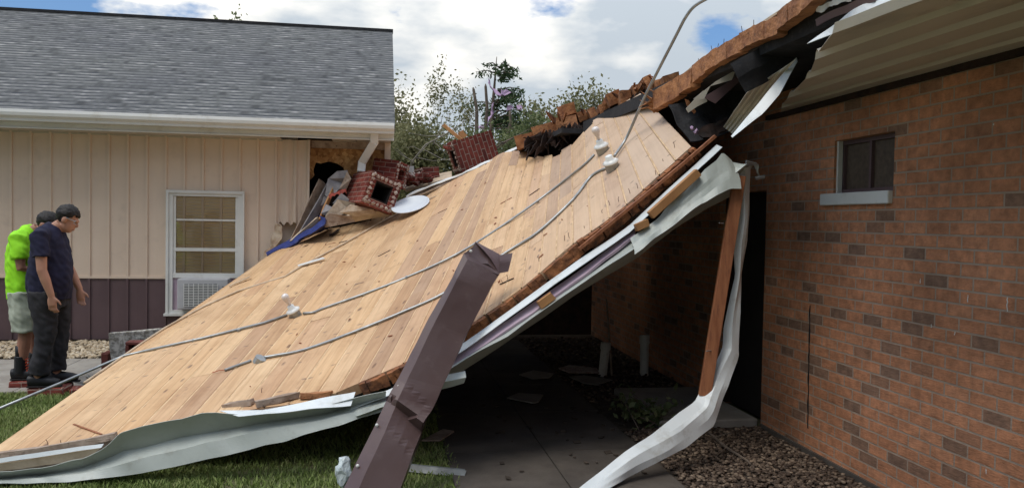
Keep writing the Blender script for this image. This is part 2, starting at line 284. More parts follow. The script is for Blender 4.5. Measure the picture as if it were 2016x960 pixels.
MT['plastic'] = simple('clear_plastic_film', (.55, .6, .6), (.35, .4, .4), rough=.25, scale=12, bump=.8, bscale=16)
MT['bark'] = simple('grey_bark', (.17, .13, .10), (.09, .068, .052), rough=.9, scale=6, bump=.5)
MT['palebark'] = simple('pale_bark', (.30, .27, .22), (.2, .175, .14), rough=.9, scale=6)
MT['leafA'] = leafmat('mid_green_leaves', (.06, .09, .035), (.15, .185, .075), (.27, .28, .14), .4)
MT['leafB'] = leafmat('olive_leaves', (.10, .11, .045), (.22, .215, .10), (.36, .33, .18), .4)
MT['leafC'] = leafmat('conifer_needles', (.025, .055, .022), (.065, .11, .045), (.14, .18, .08), .35)
MT['leafD'] = leafmat('grass_blades', (.10, .145, .035), (.21, .275, .075), (.34, .36, .15))
MT['leafE'] = leafmat('dark_leaves', (.012, .025, .008), (.03, .055, .014), (.07, .10, .03))
MT['stoneA'] = leafmat('tan_river_stones', (.26, .19, .115), (.45, .36, .24), (.62, .54, .42)); MT['stoneA'].node_tree.nodes['Principled BSDF'].inputs['Roughness'].default_value = .85
MT['stoneB'] = leafmat('brown_gravel', (.03, .02, .014), (.08, .054, .038), (.23, .17, .12)); MT['stoneB'].node_tree.nodes['Principled BSDF'].inputs['Roughness'].default_value = .85
MT['skin'] = simple('skin', (.47, .245, .165), (.40, .2, .13), rough=.55, scale=6)
MT['skin2'] = simple('tanned_skin', (.36, .17, .11), (.30, .14, .09), rough=.55, scale=6)
MT['hair'] = simple('dark_hair', (.016, .011, .009), (.008, .006, .005), rough=.55, scale=60, bump=.6, bscale=90)
MT['navy'] = simple('navy_cloth', (.014, .014, .042), (.009, .009, .028), rough=.85, scale=7, bump=.5, bscale=9)
MT['hivis'] = simple('yellow_green_cloth', (.36, .85, .02), (.28, .72, .015), rough=.75, scale=5, bump=.5, bscale=8)
MT['char'] = simple('charcoal_cloth', (.032, .03, .034), (.018, .017, .02), rough=.85, scale=7, bump=.6, bscale=9)
MT['short'] = simple('pale_grey_cloth', (.42, .45, .36), (.35, .375, .3), rough=.85, scale=7, bump=.5, bscale=9)
MT['boot'] = simple('black_leather', (.012, .012, .014), (.008, .008, .009), rough=.5)
MT['lace'] = simple('orange_laces', (.65, .09, .04), rough=.6)
MT['lens'] = simple('clear_lens', (.45, .5, .52), rough=.15)
MT['copper'] = simple('red_wire', (.5, .16, .07), rough=.4)

# ------------------------------------------------------------------ mesh helpers
def uvbox(me, scale=1):
    if not me.uv_layers: me.uv_layers.new(name='UVMap')
    d = me.uv_layers[0].data
    for p in me.polygons:
        n = p.normal; ax = max(range(3), key=lambda i: abs(n[i]))
        for li in p.loop_indices:
            c = me.vertices[me.loops[li].vertex_index].co
            d[li].uv = (c.y, c.z) if ax == 0 else ((c.x, c.z) if ax == 1 else (c.x, c.y))
def link(name, me, m, parent=None, smooth=False, uv=True):
    o = bpy.data.objects.new(name, me); COL.objects.link(o)
    if m: me.materials.append(MT[m] if isinstance(m, str) else m)
    if parent:
        o.parent = parent; o.matrix_parent_inverse = parent.matrix_basis.inverted()
    if smooth:
        for p in me.polygons: p.use_smooth = True
    if uv: uvbox(me)
    return o
def obj(name, bm, m, parent=None, smooth=False, uv=True):
    me = bpy.data.meshes.new(name); bmesh.ops.recalc_face_normals(bm, faces=bm.faces[:]); bm.to_mesh(me); bm.free()
    return link(name, me, m, parent, smooth, uv)
def tag(o, label, cat, group=None, kind=None):
    if label: o['label'] = label
    if cat: o['category'] = cat
    if group: o['group'] = group
    if kind: o['kind'] = kind
    return o
def thing(name, loc, label, cat, group=None):
    o = bpy.data.objects.new(name, None); COL.objects.link(o); o.location = loc; o.empty_display_size = .1
    return tag(o, label, cat, group)
def struct(o): o['kind'] = 'structure'; return o
def box(bm, lo, hi, M=None):
    lo = V(lo); hi = V(hi); vs_ = []
    for x in (lo.x, hi.x):
        for y in (lo.y, hi.y):
            for z in (lo.z, hi.z):
                p = V((x, y, z)); vs_.append(bm.verts.new(M @ p if M else p))
    for f in ((0, 1, 3, 2), (4, 6, 7, 5), (0, 4, 5, 1), (2, 3, 7, 6), (0, 2, 6, 4), (1, 5, 7, 3)): bm.faces.new([vs_[i] for i in f])
def bevel(bm, w, seg=2):
    bmesh.ops.bevel(bm, geom=bm.edges[:], offset=w, segments=seg, affect='EDGES', profile=.6, clamp_overlap=True)
def frame(d, side=None):
    d = d.normalized(); s = V(side) if side else (V((0, 0, 1)) if abs(d.z) < .9 else V((0, 1, 0)))
    s = s - d * s.dot(d)
    if s.length < 1e-5: s = d.orthogonal()
    s.normalize(); return s, d.cross(s)
def tube(bm, P, rad, n=8, side=None, caps=True):
    """rad: number, list, or list of (ra along side, rb across)"""
    P = [V(p) for p in P]; rings = []
    for i, p in enumerate(P):
        d = (P[min(i + 1, len(P) - 1)] - P[max(i - 1, 0)])
        s, t = frame(d, side); r = rad[i] if isinstance(rad, (list, tuple)) else rad
        ra, rb = r if isinstance(r, (list, tuple)) else (r, r)
        rings.append([bm.verts.new(p + s * ra * math.cos(k * 2 * math.pi / n) + t * rb * math.sin(k * 2 * math.pi / n)) for k in range(n)])
    for a, b in zip(rings, rings[1:]):
        for k in range(n): bm.faces.new((a[k], a[(k + 1) % n], b[(k + 1) % n], b[k]))
    if caps: bm.faces.new(rings[0][::-1]); bm.faces.new(rings[-1])
def beam(bm, a, b, w, h, side=None, jag=0):
    """rectangular bar from a to b"""
    a = V(a); b = V(b); s, t = frame(b - a, side); d = (b - a).normalized(); q = []
    for e, p in ((-1, a), (1, b)):
        for i, j in ((-1, -1), (1, -1), (1, 1), (-1, 1)):
            q.append(bm.verts.new(p + s * i * w / 2 + t * j * h / 2 + d * random.uniform(-jag, jag)))
    bm.faces.new(q[0:4][::-1]); bm.faces.new(q[4:8])
    for i in range(4): bm.faces.new((q[i], q[(i + 1) % 4], q[4 + (i + 1) % 4], q[4 + i]))
def cr(P, n):
    """Catmull-Rom resample, n points per span"""
    P = [V(p) for p in P]; o = []
    for i in range(len(P) - 1):
        p0 = P[max(i - 1, 0)]; p1 = P[i]; p2 = P[i + 1]; p3 = P[min(i + 2, len(P) - 1)]
        for k in range(n):
            t = k / n
            o.append(.5 * ((2 * p1) + (p2 - p0) * t + (2 * p0 - 5 * p1 + 4 * p2 - p3) * t * t + (3 * p1 - p0 - 3 * p2 + p3) * t ** 3))
    o.append(P[-1]); return o
def lin(P, n):
    """resample a polyline to n points, even arc length"""
    P = [V(p) for p in P]; s = [0]
    for a, b in zip(P, P[1:]): s.append(s[-1] + (b - a).length)
    o = []
    for k in range(n):
        q = s[-1] * k / (n - 1); i = 0
        while i < len(P) - 2 and s[i + 1] < q: i += 1
        u = (q - s[i]) / max(1e-9, s[i + 1] - s[i]); o.append(P[i].lerp(P[i + 1], min(1, u)))
    return o
def grid_mesh(rows, wob=0, wscale=4, thick=.004, seed=0):
    bm = bmesh.new(); R_ = []
    for i, r in enumerate(rows):
        R_.append([bm.verts.new(p + (noise.noise_vector(p * wscale + V((seed, 0, 0))) * wob if wob else V())) for p in r])
    for a, b in zip(R_, R_[1:]):
        for i in range(len(a) - 1): bm.faces.new((a[i], a[i + 1], b[i + 1], b[i]))
    if thick:
        bmesh.ops.recalc_face_normals(bm, faces=bm.faces[:]); bm.normal_update()
        bmesh.ops.solidify(bm, geom=bm.faces[:], thickness=thick)
    return bm
def ribbon(name, rows, m, parent=None, n=40, sub=4, wob=.004, wscale=5, thick=.004, smooth=False, seed=0, cre=0, step=6):
    """rows of 3D polylines, resampled to n; sub rows inserted between"""
    rs = [lin(r, n) for r in rows]; full = []
    for a, b in zip(rs, rs[1:]):
        for k in range(sub): full.append([p.lerp(q, k / sub) for p, q in zip(a, b)])
    full.append(rs[-1])
    if cre:      # sharp creases: piecewise flat facets between random bends
        rg = random.Random(name + str(seed)); nc = n // step + 2; nr = len(full); step2 = max(2, nr // 3); nrr = nr // step2 + 2
        D = [[V((rg.uniform(-.5, .5), rg.uniform(-1, 1), rg.uniform(-.8, .8))) * cre for _ in range(nc)] for _ in range(nrr)]
        of = [rg.uniform(0, step) for _ in range(nrr)]
        for i, r in enumerate(full):
            a = i // step2; u = (i % step2) / step2
            for j in range(len(r)):
                def g(k):
                    x = min(nc - 1.001, (j + of[k]) / step); c = int(x); f = x - c; return D[k][c].lerp(D[k][min(nc - 1, c + 1)], f)
                r[j] = r[j] + g(a).lerp(g(min(a + 1, nrr - 1)), u)
    return obj(name, grid_mesh(full, wob, wscale, thick, seed), m, parent, smooth)
def plate_bm(bm, P, thick, nrm=None):
    P = [V(p) for p in P]
    if nrm is None:
        nrm = V()
        for a, b in zip(P, P[1:] + P[:1]): nrm += a.cross(b)
    nrm = V(nrm).normalized()
    tri = tessellate_polygon([P]); A = [bm.verts.new(p) for p in P]; B = [bm.verts.new(p - nrm * thick) for p in P]
    for t in tri:
        try: bm.faces.new([A[i] for i in t]); bm.faces.new([B[i] for i in reversed(t)])
        except ValueError: pass
    n = len(P)
    for i in range(n): bm.faces.new((A[i], B[i], B[(i + 1) % n], A[(i + 1) % n]))
def plate(name, P, thick, m, parent=None):
    bm = bmesh.new(); plate_bm(bm, P, thick); return obj(name, bm, m, parent)
def mesh_np(name, v, f, m, tone=None, parent=None, smooth=False):
    me = bpy.data.meshes.new(name); v = np.asarray(v, np.float32); f = np.asarray(f, np.int32); k = f.shape[1]
    me.vertices.add(len(v)); me.vertices.foreach_set('co', v.ravel()); me.loops.add(f.size); me.loops.foreach_set('vertex_index', f.ravel())
    me.polygons.add(len(f)); me.polygons.foreach_set('loop_start', np.arange(0, f.size, k, dtype=np.int32))
    if tone is not None:
        c = me.color_attributes.new('tone', 'FLOAT_COLOR', 'POINT'); t4 = np.ones((len(v), 4), np.float32); t4[:, :3] = np.asarray(tone)[:, None]; c.data.foreach_set('color', t4.ravel())
    me.update(); me.validate()
    return link(name, me, m, parent, smooth, uv=False)
def remesh(name, bm, m, parent, vox=.014, sm=4, fold=0):
    me = bpy.data.meshes.new(name); bmesh.ops.recalc_face_normals(bm, faces=bm.faces[:]); bm.to_mesh(me); bm.free()
    o = bpy.data.objects.new('tmp', me); COL.objects.link(o)
    md = o.modifiers.new('r', 'REMESH'); md.mode = 'VOXEL'; md.voxel_size = vox; md.use_smooth_shade = True
    ms = o.modifiers.new('s', 'SMOOTH'); ms.iterations = sm; ms.factor = .5
    dg = bpy.context.evaluated_depsgraph_get(); dg.update()
    me2 = bpy.data.meshes.new_from_object(o.evaluated_get(dg)); me2.name = name
    bpy.data.objects.remove(o); me2.materials.clear()
    if fold:
        nl = [v.normal.copy() for v in me2.vertices]
        for v, nv in zip(me2.vertices, nl):
            q = v.co.copy(); v.co = q + nv * fold * (noise.noise(V((q.x * 9, q.y * 9, q.z * 5))) + .6 * noise.noise(V((q.x * 20 + q.z * 12, q.y * 20, q.z * 16))))
    return link(name, me2, m, parent, True)
def ball(bm, c, r, sub=2, M=None):
    res = bmesh.ops.create_icosphere(bm, subdivisions=sub, radius=1)
    rr = V(r) if isinstance(r, (tuple, list)) else V((r, r, r))
    for v in res['verts']:
        p = V((v.co.x * rr.x, v.co.y * rr.y, v.co.z * rr.z)); v.co = V(c) + (M @ p if M else p)
# ================================================================== SETTING
GX = 260
bm = bmesh.new()
for q in ((-GX, -40, 0), (GX, -40, 0), (GX, 500, 0), (-GX, 500, 0)): bm.verts.new(q)
bm.faces.new(bm.verts[:]); struct(obj('ground', bm, 'ground'))
def slab(name, x0, x1, y0, y1, top, m, bot=-.05):
    bm = bmesh.new(); box(bm, (x0, y0, bot), (x1, y1, top)); return struct(obj(name, bm, m))
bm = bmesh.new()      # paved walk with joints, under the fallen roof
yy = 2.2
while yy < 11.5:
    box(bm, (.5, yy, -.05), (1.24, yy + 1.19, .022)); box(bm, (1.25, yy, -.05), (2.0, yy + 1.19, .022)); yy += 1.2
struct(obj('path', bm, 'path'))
bm = bmesh.new(); xx = -14
while xx < -.4: box(bm, (xx, 8.25, -.05), (xx + 1.49, 10.1, .02)); xx += 1.5
struct(obj('pavement', bm, 'concrete'))
slab('soil_patch', -.3, 2.0, 11.35, 12.2, .03, 'dirt'); slab('soil', 2.01, 3.255, 0, 12.05, .008, 'dirt'); slab('soil_strip', -14, .49, 10.11, 11.5, .008, 'dirt')

ICO = bmesh.new(); bmesh.ops.create_icosphere(ICO, subdivisions=1, radius=1)
icov = np.array([v.co[:] for v in ICO.verts]); icof = np.array([[v.index for v in f.verts] for f in ICO.faces]); ICO.free()
def stones(name, n, x0, x1, y0, y1, s0, s1, z, m):
    c = np.stack([np.random.uniform(x0, x1, n), np.random.uniform(y0, y1, n), np.random.uniform(z, z + .02, n)], 1)
    s = np.random.uniform(s0, s1, (n, 1, 3)) * np.array([1, 1, .6])
    j = 1 + np.random.uniform(-.22, .22, (n, len(icov), 1)); an = np.random.uniform(0, 6.28, n)
    v = icov[None] * s * j; ca, sa = np.cos(an)[:, None], np.sin(an)[:, None]
    x = v[..., 0] * ca - v[..., 1] * sa; y = v[..., 0] * sa + v[..., 1] * ca
    v = np.stack([x, y, v[..., 2]], 2) + c[:, None]
    f = icof[None] + (np.arange(n) * len(icov))[:, None, None]
    tone = np.repeat(np.clip(np.random.normal(.5, .27, n), 0, 1), len(icov))
    o = mesh_np(name, v.reshape(-1, 3), f.reshape(-1, 3), m, tone); o['kind'] = 'stuff'; return o
tag(stones('gravel', 7500, 2.03, 3.22, 3.0, 6.3, .009, .023, .012, 'stoneB'), 'brown gravel along the foot of the orange brick wall', 'gravel')
tag(stones('gravel', 1400, 2.0, 3.22, 7.3, 11.5, .012, .03, .012, 'stoneB'), 'dark gravel in the shade behind the threshold slab', 'gravel')
tag(stones('river_stones', 5200, -7.2, -1.4, 10.13, 11.45, .018, .042, .012, 'stoneA'), 'tan river stones in a bed along the plum siding', 'stones')

def blades(name, n, fn, h0, h1, label):
    P = []
    while len(P) < n:
        q = fn()
        if q is not None: P.append(q)
    P = np.array(P); a = np.random.uniform(0, 6.28, n); h = np.random.uniform(h0, h1, n); w = np.random.uniform(.003, .006, n); b = np.random.uniform(.2, .8, n) * h; ba = np.random.uniform(0, 6.28, n)
    dx, dy = np.cos(a) * w, np.sin(a) * w; z = np.zeros(n); lx, ly = np.cos(ba) * b, np.sin(ba) * b
    v = np.stack([np.stack([P[:, 0] - dx, P[:, 1] - dy, z], 1), np.stack([P[:, 0] + dx, P[:, 1] + dy, z], 1),
                  np.stack([P[:, 0] + dx * .7 + lx * .4, P[:, 1] + dy * .7 + ly * .4, h * .62], 1), np.stack([P[:, 0] + lx, P[:, 1] + ly, h], 1)], 1)
    f = np.array([[0, 1, 2], [0, 2, 3]])[None] + (np.arange(n) * 4)[:, None, None]
    clump = np.array([noise.noise(V((p[0] * 2, p[1] * 2, 0))) for p in P]) * .35
    tone = np.repeat(np.clip(np.random.normal(.5, .25, n) + clump, 0, 1), 4)
    o = mesh_np(name, v.reshape(-1, 3), f.reshape(-1, 3), 'leafD', tone); tag(o, label, 'grass', kind='stuff')
def g_left():
    x = random.uniform(-5.0, -1.0); y = random.uniform(5.2, 8.22)
    return (x, y)
def g_front():
    x = random.uniform(-2.6, .52 + noise.noise(V((0, y_ := random.uniform(4.3, 8), 0))) * .06); return (x, y_)
blades('grass', 60000, g_left, .02, .05, 'mown green lawn left of the fallen roof')
blades('grass', 36000, g_front, .02, .05, 'shaded lawn under the edge of the fallen roof')

# ================================================================== SIDED HOUSE
HW = 11.6
def hx(px, y=400, Y=HW): return at(px, y, Y).x
def hz(py, px=160, Y=HW): return at(px, py, Y).z
Ztop = hz(262); Zmid = hz(544); XL = -11.0; XR = .12
house = thing('house', (-4, HW, 0), 'tan steel sided house with plum wainscot and grey shingle roof', 'house')
def ribbed(name, x0, x1, z0, z1, m, parent, Y=HW, pitch=.246, x_phase=0):
    prof = []; x = x0; k0 = math.ceil((x0 - x_phase) / pitch)
    prof.append((x0, 0)); k = k0
    while x_phase + k * pitch < x1 - .02:
        c = x_phase + k * pitch
        if c > x0 + .03:
            for dx, dy in ((-.016, 0), (-.011, -.02), (.0, -.02), (.004, .004), (.014, .004), (.018, 0)): prof.append((c + dx, dy))
            prof.append((c + .12, -.003))
        k += 1
    prof = [q for q in prof if q[0] <= x1]; prof.append((x1, 0))
    rows = [[V((x, Y + d, z0 + (z1 - z0) * k / 3)) for x, d in prof] for k in range(4)]
    return obj(name, grid_mesh(rows, 0, 1, .012), m, parent)
xs = hx(549)
xsr = hx(611, 350)
ribbed('siding', XL, xs, Zmid, Ztop, 'siding', house)
ribbed('wainscot', XL, -.9, .03, Zmid - .012, 'wainscot', house)
bm = bmesh.new(); box(bm, (XL, HW - .034, Zmid - .022), (xs, HW + .01, Zmid + .012)); obj('trim_strip', bm, 'siding', house)
for zz in (hz(350), hz(505), hz(645)):      # fixing screws beside the ribs
    for k in range(math.ceil(-6.3 / .246), math.floor(xs / .246)):
        bm = bmesh.new(); ball(bm, (k * .246 - .03, HW - .002, zz + random.uniform(-.004, .004)), (.009, .006, .009), 1); obj('screw', bm, 'greyboard', house)
# torn panel that ends in mid air
zb = at(580, 440, HW).z
prof = []; n = 17
for i in range(n):
    u = i / (n - 1); x = xs + (xsr - xs) * u
    d = -.005 - .05 * u + (-.03 if i in (8, 9) else 0) + (-.03 if i >= 15 else 0) + .012 * math.sin(i * 1.1)
    prof.append((x, d))
rows = []
for k in range(7):
    v = k / 6
    rows.append([V((x + (1 - v) * .0, HW + d * (1.6 - .8 * v), (zb + .03 * math.sin(i * 1.7) + (.07 if i > 13 else 0)) * (1 - v) + Ztop * v)) for i, (x, d) in enumerate(prof)])
obj('torn_siding_panel', grid_mesh(rows, .006, 6, .004), 'siding', house)['label'] = 'torn tan siding panel with a ragged lower end'
# exposed sheathing with broken hole
OY = HW + .05
P = [(605, 275), (760, 283), (760, 360), (715, 345), (708, 350), (700, 345), (697, 352), (690, 346), (684, 352), (676, 330), (664, 322), (648, 318), (632, 322), (622, 320), (617, 335), (619, 345), (613, 352), (605, 356)]
plate('sheathing', pts(P, OY), .012, 'osb', house)
bm = bmesh.new(); box(bm, (hx(612), HW - .01, at(690, 293, HW).z), (hx(764), HW + .045, at(690, 279, HW).z)); obj('soffit_rail', bm, 'greyboard', house)
bm = bmesh.new(); box(bm, (hx(756), HW - .02, 1.2), (XR, HW + .06, Ztop + .05)); obj('corner_trim', bm, 'siding', house)
bm = bmesh.new()      # hidden shell of the house
box(bm, (XL, 20.4, 0), (XR, 20.5, 2.9)); box(bm, (XL, HW + .02, 0), (XL + .1, 20.4, 2.9)); box(bm, (XR - .08, HW + .07, 0), (XR, 20.4, 2.9))
box(bm, (XL, HW + .09, .0), (-1.2, HW + .14, 2.9))
obj('rear_wall', bm, 'siding', house)
bm = bmesh.new(); box(bm, (-1.5, 12.6, 0), (XR - .09, 12.65, 3.3)); box(bm, (-1.55, HW + .15, 0), (-1.5, 12.65, 3.3)); box(bm, (-1.5, HW + .09, 2.95), (XR - .09, 12.6, 3.0)); obj('dark_hole_box', bm, 'dark', house)  # unseen box added and coloured dark so the broken hole stays black
# roof
EY = 11.08; EZ = 3.06; RYd = 15.85; RZ = EZ + .5 * (RYd - EY) + .02; XRR = .17
bm = bmesh.new()
S = math.hypot(RYd - EY, RZ - EZ)
me = bpy.data.meshes.new('roof'); vv = [(XL, EY, EZ), (XRR, EY, EZ), (XRR, RYd, RZ), (XL, RYd, RZ), (XL, 2 * RYd - EY, EZ), (XRR, 2 * RYd - EY, EZ)]
lo = [(x, y, z - .1) for x, y, z in vv]
me.from_pydata(vv + lo, [], [(0, 1, 2, 3), (3, 2, 5, 4), (7, 6, 9, 8), (8, 9, 10, 11), (0, 6, 7, 1), (1, 7, 8, 2), (2, 8, 11, 5), (3, 9, 6, 0), (4, 10, 9, 3), (5, 11, 10, 4)])
ro = link('roof', me, 'shingle', house); d = me.uv_layers[0].data
for p in list(me.polygons)[:2]:
    for li in p.loop_indices:
        c = me.vertices[me.loops[li].vertex_index].co; d[li].uv = (c.x, (abs(RYd - c.y)) / (RYd - EY) * S)
bm = bmesh.new(); box(bm, (XL, RYd - .1, RZ - .04), (XRR + .01, RYd + .1, RZ + .012)); obj('ridge_cap', bm, 'black', house)
# gutter (K profile) and fascia
def prof_x(name, prof, x0, x1, m, n=1):
    bm = bmesh.new(); A = [bm.verts.new((x0, y, z)) for y, z in prof]; B = [bm.verts.new((x1, y, z)) for y, z in prof]
    k = len(prof)
    for i in range(k): bm.faces.new((A[i], A[(i + 1) % k], B[(i + 1) % k], B[i]))
    bm.faces.new(A); bm.faces.new(B[::-1]); return obj(name, bm, m, house)
gz = EZ - .02
prof_x('gutter', [(EY + .03, gz), (EY - .09, gz + .012), (EY - .1, gz + .03), (EY - .11, gz + .03), (EY - .12, gz - .01), (EY - .115, gz - .05), (EY - .085, gz - .085), (EY - .08, gz - .115), (EY + .03, gz - .115)], XL, XRR - .01, 'trim')
prof_x('fascia', [(EY + .035, gz - .0), (EY + .055, gz - .0), (EY + .055, gz - .2), (EY + .02, gz - .2), (EY + .02, gz - .185), (EY + .035, gz - .17)], XL, XRR - .01, 'trim')
bm = bmesh.new(); x = XL; sz = gz - .19
while x < hx(548): box(bm, (x, EY + .057, sz), (min(x + .146, hx(612)), HW + .02, sz + .012)); x += .15
obj('soffit', bm, 'soffit', house)
bm = bmesh.new(); box(bm, (hx(655), EY + .057, sz - .005), (hx(700), HW, sz + .012)); obj('torn_soffit', bm, 'soffit', house)
bm = bmesh.new(); box(bm, (hx(701), EY + .057, sz + .004), (XR, HW, sz + .016)); obj('torn_soffit', bm, 'soffit', house)
bm = bmesh.new(); box(bm, (XL, HW - .03, Ztop - .02), (hx(556), HW - .005, sz - .001)); obj('frieze_trim', bm, 'soffit', house)
# downspout elbow
bm = bmesh.new()
dp = [at(737, 258, EY + .0), at(737, 280, EY + .05), at(713, 320, EY + .28), at(711, 338, EY + .24)]
for a, b in zip(dp, dp[1:]): beam(bm, a + (a - b).normalized() * .01, b + (b - a).normalized() * .01, .085, .11, (0, -1, 0))
bevel(bm, .008, 1); obj('downspout', bm, 'trim', house)
# window with sash, panes, blind
win = thing('window', V((hx(404), HW, 0)), None, None); win.parent = house; win.matrix_parent_inverse = house.matrix_basis.inverted()
WY = HW - .055
def wp(px, py): return at(px, py, WY)
def wbar(name, x0, y0, x1, y1, dep, m, par, yo=0):
    a = wp(x0, y1); b = wp(x1, y0); bm = bmesh.new()
    box(bm, (a.x, WY - dep + yo, a.z), (b.x, HW + .005, b.z)); return bm
bm = bmesh.new()
w0, w1 = wp(329, 500).x, wp(479, 500).x; zt, zbm = wp(404, 378).z, wp(404, 618).z
for (x0, x1, z0, z1) in ((w0, w0 + .075, zbm, zt), (w1 - .075, w1, zbm, zt), (w0 + .075, w1 - .075, zt - .06, zt), (w0 + .075, w1 - .075, zbm, zbm + .06)):
    box(bm, (x0, WY - .012, z0), (x1, HW + .02, z1))
for (x0, x1, z0, z1) in ((w0 - .012, w0 + .02, zbm - .012, zt + .02), (w1 - .02, w1 + .012, zbm - .012, zt + .02)): box(bm, (x0, WY - .03, z0), (x1, HW + .01, z1))
box(bm, (w0 - .0, WY - .031, zt - .02), (w1, HW + .01, zt + .018)); box(bm, (w0 - .03, WY - .06, zbm - .018), (w1 + .03, HW + .01, zbm + .015))
win.name = 'window_unit'
fr = obj('window_frame', bm, 'trim', win)
zmr = wp(404, 491).z; zsb = wp(404, 541).z
bm = bmesh.new(); xi0, xi1 = w0 + .076, w1 - .076
box(bm, (xi0, WY + .0, zmr - .025), (xi1, HW + .02, zmr + .022)); box(bm, (xi0, WY - .008, zsb - .04), (xi1, HW + .02, zsb + .025))
for x0, x1 in ((xi0, xi0 + .035), (xi1 - .035, xi1)): box(bm, (x0, WY + .004, zsb + .026), (x1, HW + .018, zt - .061))
zsh = wp(404, 433).z; box(bm, (xi0 + .036, WY + .012, zsh - .012), (xi1 - .036, HW + .018, zsh + .012))
obj('sash', bm, 'trim', win)
bm = bmesh.new(); box(bm, (xi0 + .03, WY + .022, zmr + .02), (xi1 - .03, WY + .026, zt - .058)); box(bm, (xi0 + .03, WY + .022, zsb + .02), (xi1 - .03, WY + .026, zmr - .02)); obj('pane', bm, 'glass', win)
z = zsb - .01; rows = []
while z < zt - .05: rows += [[V((xi0 + .002, WY + .049, z)), V((xi1 - .002, WY + .049, z))], [V((xi0 + .002, WY + .035, z + .04)), V((xi1 - .002, WY + .035, z + .04))]]; z += .044
obj('blind', grid_mesh(rows, 0, 1, .001), 'blind', win)
bm = bmesh.new(); box(bm, (xi0, HW - .001, zbm + .061), (xi1, HW + .01, zt - .06)); obj('dark_backing', bm, 'dark', win)
bm = bmesh.new(); box(bm, (xi0, WY + .02, zbm + .061), (xi1, WY + .03, zsb - .04)); obj('filler_panel', bm, 'pink', win)
# air conditioner
ac0 = at(348, 609, HW - .25); ac1 = at(449, 549, HW - .25)
ac = thing('air_conditioner', V(((ac0.x + ac1.x) / 2, HW - .12, ac0.z)), 'grey window air conditioner with white grille sitting under the sash', 'air conditioner')
bm = bmesh.new(); box(bm, (ac0.x, HW - .25, ac0.z), (ac1.x, HW - .02, ac1.z)); bevel(bm, .018, 2); obj('casing', bm, 'acgrey', ac)
w = ac1.x - ac0.x; h = ac1.z - ac0.z; gx0, gx1, gz0, gz1 = ac0.x + w * .14, ac0.x + w * .80, ac0.z + h * .1, ac0.z + h * .84
bm = bmesh.new(); box(bm, (gx0, HW - .254, gz0), (gx1, HW - .24, gz1)); obj('coil', bm, 'acdark', ac)
bm = bmesh.new()
for i in range(14): z = gz0 + (gz1 - gz0) * (i + .5) / 14; box(bm, (gx0, HW - .264, z - .005), (gx1, HW - .256, z + .004))
for i in range(8): x = gx0 + (gx1 - gx0) * i / 7; box(bm, (x - .004, HW - .267, gz0), (x + .004, HW - .2642, gz1))
obj('grille', bm, 'trim', ac)
bm = bmesh.new()
for i in range(6): z = gz0 + (gz1 - gz0) * (.35 + i * .1); box(bm, (ac1.x - .03 - .05, HW - .2515, z), (ac1.x - .035, HW - .249, z + .012))
obj('side_vents', bm, 'acdark', ac)

# ================================================================== BRICK BUILDING
BX = 3.26; SZ = 2.67
bb = thing('brick_building', (BX, 6, 0), 'orange brick building with ribbed eave soffit and small high window', 'building')
wy0, wy1 = atx(1760, 330, BX).y, atx(1642, 330, BX).y; wz0, wz1 = atx(1700, 378, BX).z, atx(1700, 268, BX).z
dy0, dy1, dz = 6.32, 7.25, 2.06
bm = bmesh.new()
def wl(y0, y1, z0, z1): box(bm, (BX, y0, z0), (BX + .2, y1, z1))
wl(-2, wy0, 0, 2.9); wl(wy0, wy1, 0, wz0); wl(wy0, wy1, wz1, 2.9); wl(wy1, dy0, 0, 2.9); wl(dy0, dy1, dz, 2.9); wl(dy1, 12.1, 0, 2.9)
obj('wall', bm, 'brick', bb)
# added wall keeping light out of the breezeway, coloured dark in place of shade
plate('added_back_wall', [V((.13, 11.9, 0)), V((BX, 11.9, 0)), V((BX, 11.9, 2.6)), V((1.9, 11.9, 2.45)), V((.13, 11.9, 1.55))], .15, 'darkwood', bb)
bm = bmesh.new(); box(bm, (BX - .02, -2, -.02), (BX + .1, 6.3, .05)); obj('footing', bm, 'path', bb)
bw_ = thing('window_unit', V((BX, (wy0 + wy1) / 2, wz0)), None, None); bw_.parent = bb; bw_.matrix_parent_inverse = bb.matrix_basis.inverted()
bm = bmesh.new(); ym = (wy0 + wy1) / 2
for y0, y1, z0, z1 in ((wy0, wy0 + .03, wz0, wz1), (wy1 - .03, wy1, wz0, wz1), (wy0 + .03, wy1 - .03, wz1 - .03, wz1), (wy0 + .03, wy1 - .03, wz0, wz0 + .03), (ym - .012, ym + .012, wz0 + .03, wz1 - .03)): box(bm, (BX + .06, y0, z0), (BX + .1, y1, z1))
obj('window_frame', bm, 'wainscot', bw_)
bm = bmesh.new(); box(bm, (BX + .085, wy0 + .03, wz0 + .03), (BX + .09, wy1 - .03, wz1 - .03)); obj('pane', bm, 'dirtyglass', bw_)
bm = bmesh.new(); box(bm, (BX + .02, wy1 - .02, wz0), (BX + .055, wy1, wz1)); obj('side_trim', bm, 'trim', bw_)
s0, s1 = atx(1757, 388, BX).y, atx(1622, 388, BX).y
bm = bmesh.new(); box(bm, (BX - .035, s0, wz0 - .085), (BX + .12, s1, wz0 + .001)); bevel(bm, .006, 1); obj('sill', bm, 'concrete' if 0 else 'trim', bw_)
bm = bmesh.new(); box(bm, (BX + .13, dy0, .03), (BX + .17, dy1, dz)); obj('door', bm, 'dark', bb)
bm = bmesh.new()
for y in (dy0, dy1 - .05): box(bm, (BX + .06, y, .03), (BX + .128, y + .05, dz))
obj('door_frame', bm, 'darkwood', bb)
bm = bmesh.new(); box(bm, (2.36, 6.36, -.05), (BX - .004, 7.7, .075)); bevel(bm, .01, 1); obj('threshold_slab', bm, 'concrete', bb)
